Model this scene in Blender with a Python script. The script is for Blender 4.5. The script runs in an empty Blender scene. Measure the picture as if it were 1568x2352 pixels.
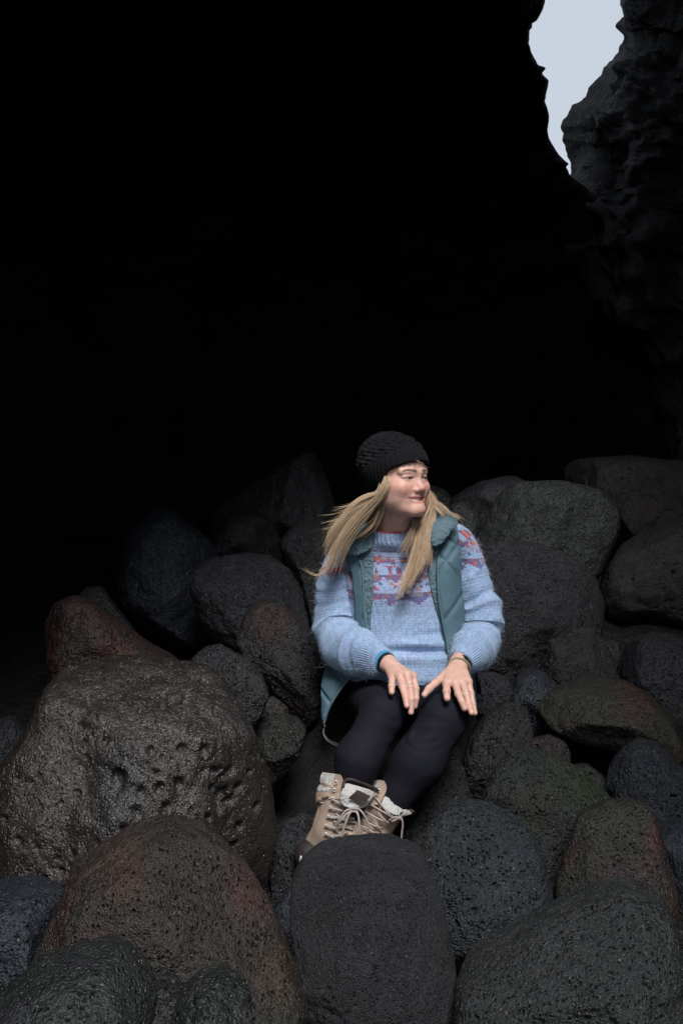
import bpy, bmesh, math, random
import numpy as np
from mathutils import Vector, Matrix
R = math.radians
scene = bpy.context.scene
COL = scene.collection
# ------------------------------------------------------------------ camera, sky, sun, exposure
cam = bpy.data.objects.new('camera', bpy.data.cameras.new('camera')); COL.objects.link(cam)
CZ = 1.5
cam.location = (0, 0, CZ); cam.rotation_euler = (R(90), 0, 0)
cam.data.sensor_fit = 'VERTICAL'; cam.data.sensor_height = 36; cam.data.lens = 40
cam.data.clip_end = 500; cam.data.clip_start = .05
scene.camera = cam
K = 0.9 / 2352                      # metres per photo unit per metre of distance
SUN_EL, SUN_AZ = 50, 9             # sun behind the camera, a little to the right
world = bpy.data.worlds.new('World'); scene.world = world; world.use_nodes = True
wt = world.node_tree; bg = wt.nodes['Background']
sky = wt.nodes.new('ShaderNodeTexSky'); sky.sky_type = 'NISHITA'; sky.sun_disc = False
sky.sun_elevation = R(SUN_EL); sky.sun_rotation = R(180 - SUN_AZ); sky.air_density = 1; sky.dust_density = 4
hs = wt.nodes.new('ShaderNodeMix'); hs.data_type = 'RGBA'; hs.inputs[0].default_value = .8
wt.links.new(sky.outputs[0], hs.inputs[6]); hs.inputs[7].default_value = (5.95, 6.5, 7.2, 1)
wt.links.new(hs.outputs[2], bg.inputs[0]); bg.inputs[1].default_value = .115
sl = bpy.data.lights.new('sun', 'SUN'); sl.energy = 3.6; sl.angle = R(20); sl.color = (1, .985, .965)
so = bpy.data.objects.new('sun', sl); COL.objects.link(so)
so.rotation_euler = Vector((math.sin(R(SUN_AZ)) * math.cos(R(SUN_EL)), -math.cos(R(SUN_AZ)) * math.cos(R(SUN_EL)), math.sin(R(SUN_EL)))).to_track_quat('Z', 'Y').to_euler()
so.location = (2, -5, 8)
scene.view_settings.view_transform = 'Standard'; scene.view_settings.look = 'None'
scene.view_settings.exposure = 0; scene.view_settings.gamma = 1
scene.render.engine = 'CYCLES'
scene.cycles.max_bounces = 4; scene.cycles.diffuse_bounces = 2; scene.cycles.glossy_bounces = 2
# ------------------------------------------------------------------ helpers
def P(px, py, d):
    return np.array([(px - 784) * K * d, d, CZ - (py - 1176) * K * d])
def smooth01(t): return t * t * (3 - 2 * t)
def _h(ix, iy, iz, seed):
    n = (ix * 374761393 + iy * 668265263 + iz * 2147483647 + seed * 1442695041).astype(np.int64)
    n = (n ^ (n >> 13)) * 1274126177 & 0x7fffffff
    n = (n ^ (n >> 16)) * 668265263 & 0x7fffffff
    return (n & 0xffffff) / float(0xffffff)
def vnoise(p, seed=0):
    i = np.floor(p).astype(np.int64); f = smooth01(p - i); r = 0
    for dx in (0, 1):
        wx = f[:, 0] if dx else 1 - f[:, 0]
        for dy in (0, 1):
            wy = f[:, 1] if dy else 1 - f[:, 1]
            for dz in (0, 1):
                wz = f[:, 2] if dz else 1 - f[:, 2]
                r = r + wx * wy * wz * _h(i[:, 0] + dx, i[:, 1] + dy, i[:, 2] + dz, seed)
    return r * 2 - 1
def fbm(p, seed=0, oct=4, gain=.5):
    r = 0; a = 1; s = 0
    for o in range(oct):
        r = r + a * vnoise(p * (2 ** o) + o * 17.3, seed + o); s += a; a *= gain
    return r / s
def h2(a, b, seed=0):
    a = np.asarray(a); b = np.asarray(b)
    return _h(a.astype(np.int64), b.astype(np.int64), np.zeros_like(a).astype(np.int64), seed)
def mesh_obj(name, v, faces, mat=None, parent=None, col=None, uv=None, smooth=True, origin=None):
    """v (n,3); faces: (m,4) or (m,3) array or list of lists"""
    v = np.asarray(v, dtype=np.float64)
    if origin is not None: v = v - np.asarray(origin)
    me = bpy.data.meshes.new(name)
    if isinstance(faces, np.ndarray):
        m, k = faces.shape
        me.vertices.add(len(v)); me.vertices.foreach_set('co', v.astype(np.float32).ravel())
        me.loops.add(m * k); me.loops.foreach_set('vertex_index', faces.astype(np.int32).ravel())
        me.polygons.add(m); me.polygons.foreach_set('loop_start', np.arange(0, m * k, k, dtype=np.int32))
        me.update(calc_edges=True); me.validate()
    else:
        me.from_pydata([tuple(x) for x in v], [], [list(f) for f in faces]); me.update()
    if smooth: me.polygons.foreach_set('use_smooth', np.ones(len(me.polygons), dtype=bool))
    if col is not None:
        a = me.color_attributes.new('Col', 'FLOAT_COLOR', 'POINT')
        c = np.ones((len(v), 4), dtype=np.float32); c[:, :3] = col; a.data.foreach_set('color', c.ravel())
    if uv is not None:
        a = me.attributes.new('st', 'FLOAT_VECTOR', 'POINT')
        c = np.zeros((len(v), 3), dtype=np.float32); c[:, :2] = uv; a.data.foreach_set('vector', c.ravel())
    if mat: me.materials.append(mat)
    o = bpy.data.objects.new(name, me); COL.objects.link(o)
    if origin is not None: o.location = origin
    if parent is not None:
        o.parent = parent
        if origin is None: o.matrix_parent_inverse = Matrix.Translation(-parent_world(parent))
        else: o.matrix_parent_inverse = Matrix.Translation(-parent_world(parent))
    return o
def parent_world(p):
    l = Vector((0, 0, 0))
    while p is not None:
        if p.parent is None: l += p.location; break
        l += p.location; 
        l += p.matrix_parent_inverse.to_translation(); p = p.parent
    return l
def tag(o, label=None, cat=None, group=None, kind=None):
    if label: o['label'] = label
    if cat: o['category'] = cat
    if group: o['group'] = group
    if kind: o['kind'] = kind
    return o
def grid_faces(nv, nu, closed=False):
    i = np.arange(nv - 1)[:, None]; j = np.arange(nu if closed else nu - 1)[None, :]
    j2 = (j + 1) % nu
    a = i * nu + j; b = i * nu + j2; c = (i + 1) * nu + j2; d = (i + 1) * nu + j
    return np.stack([a, b, c, d], -1).reshape(-1, 4)
def catmull(pts, n):
    pts = np.asarray(pts, dtype=float); m = len(pts)
    t = np.linspace(0, m - 1, n); i = np.clip(np.floor(t).astype(int), 0, m - 2); f = (t - i)[:, None]
    g = lambda k: pts[np.clip(k, 0, m - 1)]
    p0, p1, p2, p3 = g(i - 1), g(i), g(i + 1), g(i + 2)
    p0 = np.where((i == 0)[:, None], 2 * p1 - p2, p0); p3 = np.where((i == m - 2)[:, None], 2 * p2 - p1, p3)
    return .5 * (2 * p1 + (p2 - p0) * f + (2 * p0 - 5 * p1 + 4 * p2 - p3) * f ** 2 + (3 * p1 - p0 - 3 * p2 + p3) * f ** 3)
class NT:
    def __init__(s, mat): s.t = mat.node_tree; s.n = s.t.nodes; s.l = s.t.links
    def new(s, typ, **kw):
        n = s.n.new(typ)
        for k, v in kw.items():
            if k.startswith('i_'):
                key = k[2:]; n.inputs[int(key) if key.isdigit() else key.replace('_', ' ')].default_value = v
            else: setattr(n, k, v)
        return n
    def link(s, a, b): s.l.new(a, b)
    def math(s, op, a, b=None, c=None):
        n = s.n.new('ShaderNodeMath'); n.operation = op
        for i, x in enumerate((a, b, c)):
            if x is None: continue
            if isinstance(x, (int, float)): n.inputs[i].default_value = x
            else: s.l.new(x, n.inputs[i])
        return n.outputs[0]
    def mixc(s, fac, a, b, mode='MIX'):
        n = s.n.new('ShaderNodeMix'); n.data_type = 'RGBA'; n.blend_type = mode
        for i, x in ((0, fac), (6, a), (7, b)):
            if isinstance(x, (int, float)): n.inputs[i].default_value = x
            elif isinstance(x, tuple): n.inputs[i].default_value = (*x, 1) if len(x) == 3 else x
            else: s.l.new(x, n.inputs[i])
        return n.outputs[2]
def new_mat(name, color=(.5, .5, .5), rough=.6, spec=.5, **kw):
    m = bpy.data.materials.new(name); m.use_nodes = True
    b = m.node_tree.nodes['Principled BSDF']
    b.inputs['Base Color'].default_value = (*color, 1); b.inputs['Roughness'].default_value = rough
    b.inputs['Specular IOR Level'].default_value = spec
    for k, v in kw.items(): b.inputs[k.replace('_', ' ')].default_value = v
    return m, NT(m), b
def bumped(name, color, rough, spec=.5, scale=300, strength=.3, dist=.002, var=.15, useattr=False, **kw):
    """plain procedural material: colour x noise, fine bump"""
    m, t, b = new_mat(name, color, rough, spec, **kw)
    tc = t.new('ShaderNodeTexCoord'); nz = t.new('ShaderNodeTexNoise', i_Scale=scale, i_Detail=4.0)
    t.link(tc.outputs['Object'], nz.inputs['Vector'])
    f = t.math('MULTIPLY_ADD', nz.outputs[0], 2 * var, 1 - var)
    if useattr: a = t.new('ShaderNodeAttribute', attribute_name='Col'); c0 = a.outputs['Color']
    else: c0 = color
    cc = t.new('ShaderNodeVectorMath', operation='SCALE'); t.link(f, cc.inputs['Scale'])
    if useattr: t.link(c0, cc.inputs[0])
    else: cc.inputs[0].default_value = color
    t.link(cc.outputs[0], b.inputs['Base Color'])
    bp = t.new('ShaderNodeBump', i_Strength=strength, i_Distance=dist)
    t.link(nz.outputs[0], bp.inputs['Height']); t.link(bp.outputs[0], b.inputs['Normal'])
    return m
# ------------------------------------------------------------------ rock materials
def rock_mat(name, pit=120, pitstr=.6, fine=260, rough=.42, rough2=.6, speck=.0, spec=.45, grain=1.0):
    m, t, b = new_mat(name, (.03, .03, .03), rough, spec)
    tc = t.new('ShaderNodeTexCoord'); O = tc.outputs['Object']
    at = t.new('ShaderNodeAttribute', attribute_name='Col')
    n1 = t.new('ShaderNodeTexNoise', i_Scale=22.0, i_Detail=3.0, i_Roughness=.65); t.link(O, n1.inputs['Vector'])
    n2 = t.new('ShaderNodeTexNoise', i_Scale=float(fine), i_Detail=2.0, i_Roughness=.7); t.link(O, n2.inputs['Vector'])
    vo = t.new('ShaderNodeTexVoronoi', feature='F1', i_Scale=float(pit)); t.link(O, vo.inputs['Vector'])
    sp = t.new('ShaderNodeSeparateColor'); t.link(vo.outputs['Color'], sp.inputs[0])
    rad = t.math('MULTIPLY_ADD', sp.outputs[0], .5, .05)
    pits = t.math('MAXIMUM', t.math('SUBTRACT', rad, vo.outputs['Distance']), 0.0)
    h = t.math('SUBTRACT', t.math('ADD', t.math('MULTIPLY', n2.outputs[0], .55 * grain), t.math('MULTIPLY', n1.outputs[0], .9)), t.math('MULTIPLY', pits, pitstr * 2.4))
    bp = t.new('ShaderNodeBump', i_Strength=1.0, i_Distance=.011); t.link(h, bp.inputs['Height']); t.link(bp.outputs[0], b.inputs['Normal'])
    v = t.math('MULTIPLY_ADD', n1.outputs[0], 1.1, .45); v2 = t.math('MULTIPLY_ADD', n2.outputs[0], 2.4, -.2); v2 = t.math('MAXIMUM', v2, .1)
    v = t.math('MULTIPLY', v, v2)
    sc = t.new('ShaderNodeVectorMath', operation='SCALE'); t.link(at.outputs['Color'], sc.inputs[0]); t.link(v, sc.inputs['Scale'])
    c = sc.outputs[0]
    if speck > 0:
        on = t.math('MULTIPLY', t.math('LESS_THAN', vo.outputs['Distance'], .27), t.math('GREATER_THAN', sp.outputs[1], 1 - speck))
        c = t.mixc(on, c, (.13, .13, .125))
    t.link(c, b.inputs['Base Color'])
    r = t.math('MULTIPLY_ADD', n1.outputs[0], (rough2 - rough) * 2, rough - (rough2 - rough) * .5)
    t.link(r, b.inputs['Roughness'])
    return m
RM = {
 'wet': rock_mat('wet_pitted_basalt', 110, .35, 210, .16, .30, .06, .7, .75),
 'warm': rock_mat('brown_pitted_basalt', 130, .9, 260, .26, .45, .12, .55),
 'fine': rock_mat('fine_grained_basalt', 190, .9, 330, .34, .5, .22, .5, 1.5),
 'vesi': rock_mat('vesicular_basalt', 120, 1.2, 240, .24, .42, .10, .6, 1.3),
 'dull': rock_mat('dull_basalt', 110, .8, 180, .34, .55, .08, .45),
}
ICO = {}
def ico(n):
    if n not in ICO:
        bm = bmesh.new(); bmesh.ops.create_icosphere(bm, subdivisions=n, radius=1)
        v = np.array([x.co[:] for x in bm.verts]); f = np.array([[x.index for x in p.verts] for p in bm.faces]); bm.free()
        v /= np.linalg.norm(v, axis=1)[:, None]; ICO[n] = (v, f)
    return ICO[n]
GREY, BLUE, BROWN, GREEN, RED = (.029, .030, .034), (.024, .029, .040), (.040, .034, .027), (.026, .031, .026), (.060, .032, .026)
def outline_radius(pts2, c, n=720, sm=5):
    p = np.asarray(pts2, float) - c; q = np.roll(p, -1, 0)
    th = np.linspace(-math.pi, math.pi, n, endpoint=False); out = np.zeros(n)
    for a, b in zip(p, q):
        e = b - a
        den = np.cos(th) * e[1] - np.sin(th) * e[0]
        den = np.where(abs(den) < 1e-9, 1e-9, den)
        t = (a[0] * e[1] - a[1] * e[0]) / den
        s = (a[0] * np.sin(th) - a[1] * np.cos(th)) / den
        ok = (t > 0) & (s >= -1e-6) & (s <= 1 + 1e-6)
        out = np.where(ok, np.maximum(out, t), out)
    k = np.exp(-.5 * (np.arange(-30, 31) / sm) ** 2); k /= k.sum()
    o3 = np.concatenate([out[-60:], out, out[:60]])
    return np.convolve(o3, k, 'same')[60:-60]
def worley_pits(p, cell, rmin, rmax, keep, seed):
    """depth of round vesicles scattered one per cell; keep(n,) 0..1 chance that a cell's vesicle exists"""
    q = p / cell; ic = np.floor(q).astype(np.int64); out = np.zeros(len(p))
    for dx in (-1, 0, 1):
        for dy in (-1, 0, 1):
            for dz in (-1, 0, 1):
                a, b, c = ic[:, 0] + dx, ic[:, 1] + dy, ic[:, 2] + dz
                f = np.stack([a + _h(a, b, c, seed), b + _h(a, b, c, seed + 1), c + _h(a, b, c, seed + 2)], 1)
                r = rmin + (rmax - rmin) * _h(a, b, c, seed + 3) ** 1.5
                on = _h(a, b, c, seed + 4) < keep
                df = (q - f) * cell; sx = .7 + .6 * _h(a, b, c, seed + 5)
                d = np.sqrt((df[:, 0] * sx) ** 2 + df[:, 1] ** 2 + (df[:, 2] / sx) ** 2) / r
                out = np.maximum(out, np.where(on, r * 1.5 * np.sqrt(np.clip(1 - d * d, 0, 1)) ** .8, 0))
    return out
def rock(label, outline, d, T, mat='dull', base=GREY, patch=None, amt=.5, pits=0, pr=(.006, .016), sub=5, seed=0, facets=(), bump=1.0, e=.8, group='boulders piled in the cave', name='boulder', lean=.25, knobs=(), stains=(), holes=(), sp=1.0):
    pts = [((x - 784) * K * d, CZ - (y - 1176) * K * d) for x, y in outline]
    pa = np.array(pts); lo, hi = pa.min(0), pa.max(0); c = (lo + hi) / 2
    # area centroid keeps the outline star-shaped
    x0, y0 = pa[:, 0], pa[:, 1]; x1, y1 = np.roll(x0, -1), np.roll(y0, -1); cr = x0 * y1 - x1 * y0; A = cr.sum() / 2
    c = np.array([((x0 + x1) * cr).sum() / (6 * A), ((y0 + y1) * cr).sum() / (6 * A)])
    rad = outline_radius(pa, c)
    n, f = ico(sub)
    n = n + np.array([0, -.45, 0]); n /= np.linalg.norm(n, axis=1)[:, None]
    rng = np.random.RandomState(seed * 7 + 11)
    th = np.arctan2(n[:, 2], n[:, 0]); cc = np.hypot(n[:, 0], n[:, 2]); s = n[:, 1]
    idx = (th + math.pi) / (2 * math.pi) * 720; i0 = np.floor(idx).astype(int) % 720; fr = idx - np.floor(idx)
    r = rad[i0] * (1 - fr) + rad[(i0 + 1) % 720] * fr
    a = cc ** e; bb = np.sign(s) * np.abs(s) ** e
    size = float(np.sqrt(abs(A)))
    px = r * a * np.cos(th); pz = r * a * np.sin(th); py = T * bb + lean * pz * (T / max(size, .01))
    p = np.stack([px, py, pz], 1)
    # broken faces: soft planes cut the bulge
    fl = [np.array(q, float) for q in facets]
    for k in range(7):
        q = rng.normal(size=3); q[1] = -abs(q[1]) - .4; q[2] += .2; fl.append(np.append(q, rng.uniform(.72, .92)))
    for q in fl:
        nn = q[:3] / np.linalg.norm(q[:3]); dd = p @ nn; h = dd.max() * q[3]
        ex = np.maximum(dd - h, 0); ex = ex * ex / (ex + .05 * size + 1e-6); p = p - nn * (ex * .95)[:, None]
    front = np.clip(1 - cc ** 3, 0, 1)
    nrm = n * np.array([1, 1.2, 1]); nrm /= np.linalg.norm(nrm, axis=1)[:, None]
    sd = seed * 3
    lump = fbm(p / size * 2.2 + seed, sd, 3) * .085 * size * (front * .85 + .15)
    mid = fbm(p / size * 7 + seed, sd + 9, 4, .55) * .030 * size * (front * .7 + .3)
    rid = (1 - abs(fbm(p / size * 4.5 + 5, sd + 5, 3)) * 2) ; rid = np.clip(rid, 0, 1) ** 3 * .012 * size
    fine = fbm(p * 55, sd + 3, 3, .6) * .0028 * bump
    disp = lump + mid - rid + fine
    col = np.tile(np.array(base), (len(p), 1))
    wp = p * np.array([1, 1, 1]); fm = s < .35; dent = np.zeros(len(p)); pf = wp[fm] + 3.7
    warp = np.stack([fbm(pf * 60, sd + 50 + i, 2) for i in range(3)], 1) * .004
    dn = fbm(pf / size * 3.0, sd + 21, 3)
    if pits:
        k = np.clip(dn * 2.0 + .42, .05, 1) * min(1, pits / 400 + .2)
        big = worley_pits(pf + warp * 1.5, pr[1] * 2.6, pr[0], pr[1], k, sd + 60)
        sml = worley_pits(pf + warp * .6, pr[1] * 1.1, pr[0] * .5, pr[1] * .42, np.clip(dn * 1.6 + .45, .1, 1) * sp, sd + 70)
        dent[fm] = np.maximum(big, sml)
    elif sub >= 5:
        dent[fm] = worley_pits(pf + warp * .6, .013, .002, .0055, np.clip(dn * 1.6 + .4, .05, 1), sd + 70)
    for kx, ky, kr in holes:
        gx, gz = (kx - 784) * K * d - c[0], CZ - (ky - 1176) * K * d - c[1]; kr = kr * K * d * .92; m = s < -.05
        wx = fbm(p[m] * 45 + kx, sd + 80, 3) * .004; wz = fbm(p[m] * 45 + ky, sd + 81, 3) * .004
        q2 = np.hypot(p[m][:, 0] - gx + wx, (p[m][:, 2] - gz + wz) * (1 + .3 * math.sin(kx))) / kr
        dent[m] = np.maximum(dent[m], kr * 1.5 * np.clip(1 - q2 ** 2, 0, 1) ** .45)
    disp = disp - dent
    for kx, ky, kr, kd in knobs:
        gx, gz = (kx - 784) * K * d - c[0], CZ - (ky - 1176) * K * d - c[1]; kr = kr * K * d
        g = np.exp(-((p[:, 0] - gx) ** 2 + (p[:, 2] - gz) ** 2) / (kr * kr)) * (s < .2); p = p - np.array([0, 1, 0]) * (g * kd * np.clip(-s * 3, 0, 1))[:, None]
    p2 = p + nrm * disp[:, None]
    cn = fbm(p / size * 1.8 + 3, sd + 31, 3)
    col = col * (1 + .25 * fbm(p / size * 5, sd + 41, 3))[:, None]
    if patch is not None:
        m = np.clip((cn + amt - .5) * 5 + .5, 0, 1)[:, None]; col = col * (1 - m) + np.array(patch) * m
    for kx, ky, kr, sc in stains:
        gx, gz = (kx - 784) * K * d - c[0], CZ - (ky - 1176) * K * d - c[1]; kr = kr * K * d
        w = np.clip(1.6 - np.hypot(p[:, 0] - gx, p[:, 2] - gz) / kr * 1.3 + cn * 1.2, 0, 1)[:, None] * .85; col = col * (1 - w) + np.array(sc) * w
    col = col * .66 * np.array((.97, 1.0, 1.08))
    C = np.array([c[0], d, c[1]])
    # turn the boulder so that its depth axis runs along the line of sight to its middle
    u = C - np.array([0, 0, CZ]); yaw = -math.atan2(u[0], u[1]); 
    M = np.array(Matrix.Rotation(yaw, 3, 'Z')); 
    o = mesh_obj(name, p2 @ M.T, f, RM[mat], col=col)
    o.location = C
    return tag(o, label, 'boulder', group)
#ROCKS
def ground_z(y): return np.interp(y, [-60, 0, 1.2, 2.2, 2.8, 3.2, 3.6, 4.1, 4.6, 5.3, 6, 9, 14], [-.6, -.3, .02, .20, .36, .50, .62, .80, .96, 1.14, 1.28, 1.5, 1.7])
def build_ground():
    ys = np.concatenate([np.linspace(-60, 0, 30, endpoint=False), np.linspace(0, 12, 220)]); xs = np.concatenate([np.linspace(-60, -4, 20, endpoint=False), np.linspace(-4, 5, 160), np.linspace(5.2, 60, 20)])
    X, Y = np.meshgrid(xs, ys); q = np.stack([X.ravel(), Y.ravel(), 0 * X.ravel()], 1)
    Z = ground_z(q[:, 1]) + .07 * fbm(q * 1.6, 3, 4) + .05 * (1 - abs(fbm(q * 6, 4, 3)))
    q[:, 2] = Z
    o = mesh_obj('ground', q, grid_faces(len(ys), len(xs)), RM['dull'], col=np.tile(np.array((.007, .007, .007)), (len(q), 1)))
    tag(o, kind='structure')
build_ground()
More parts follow.
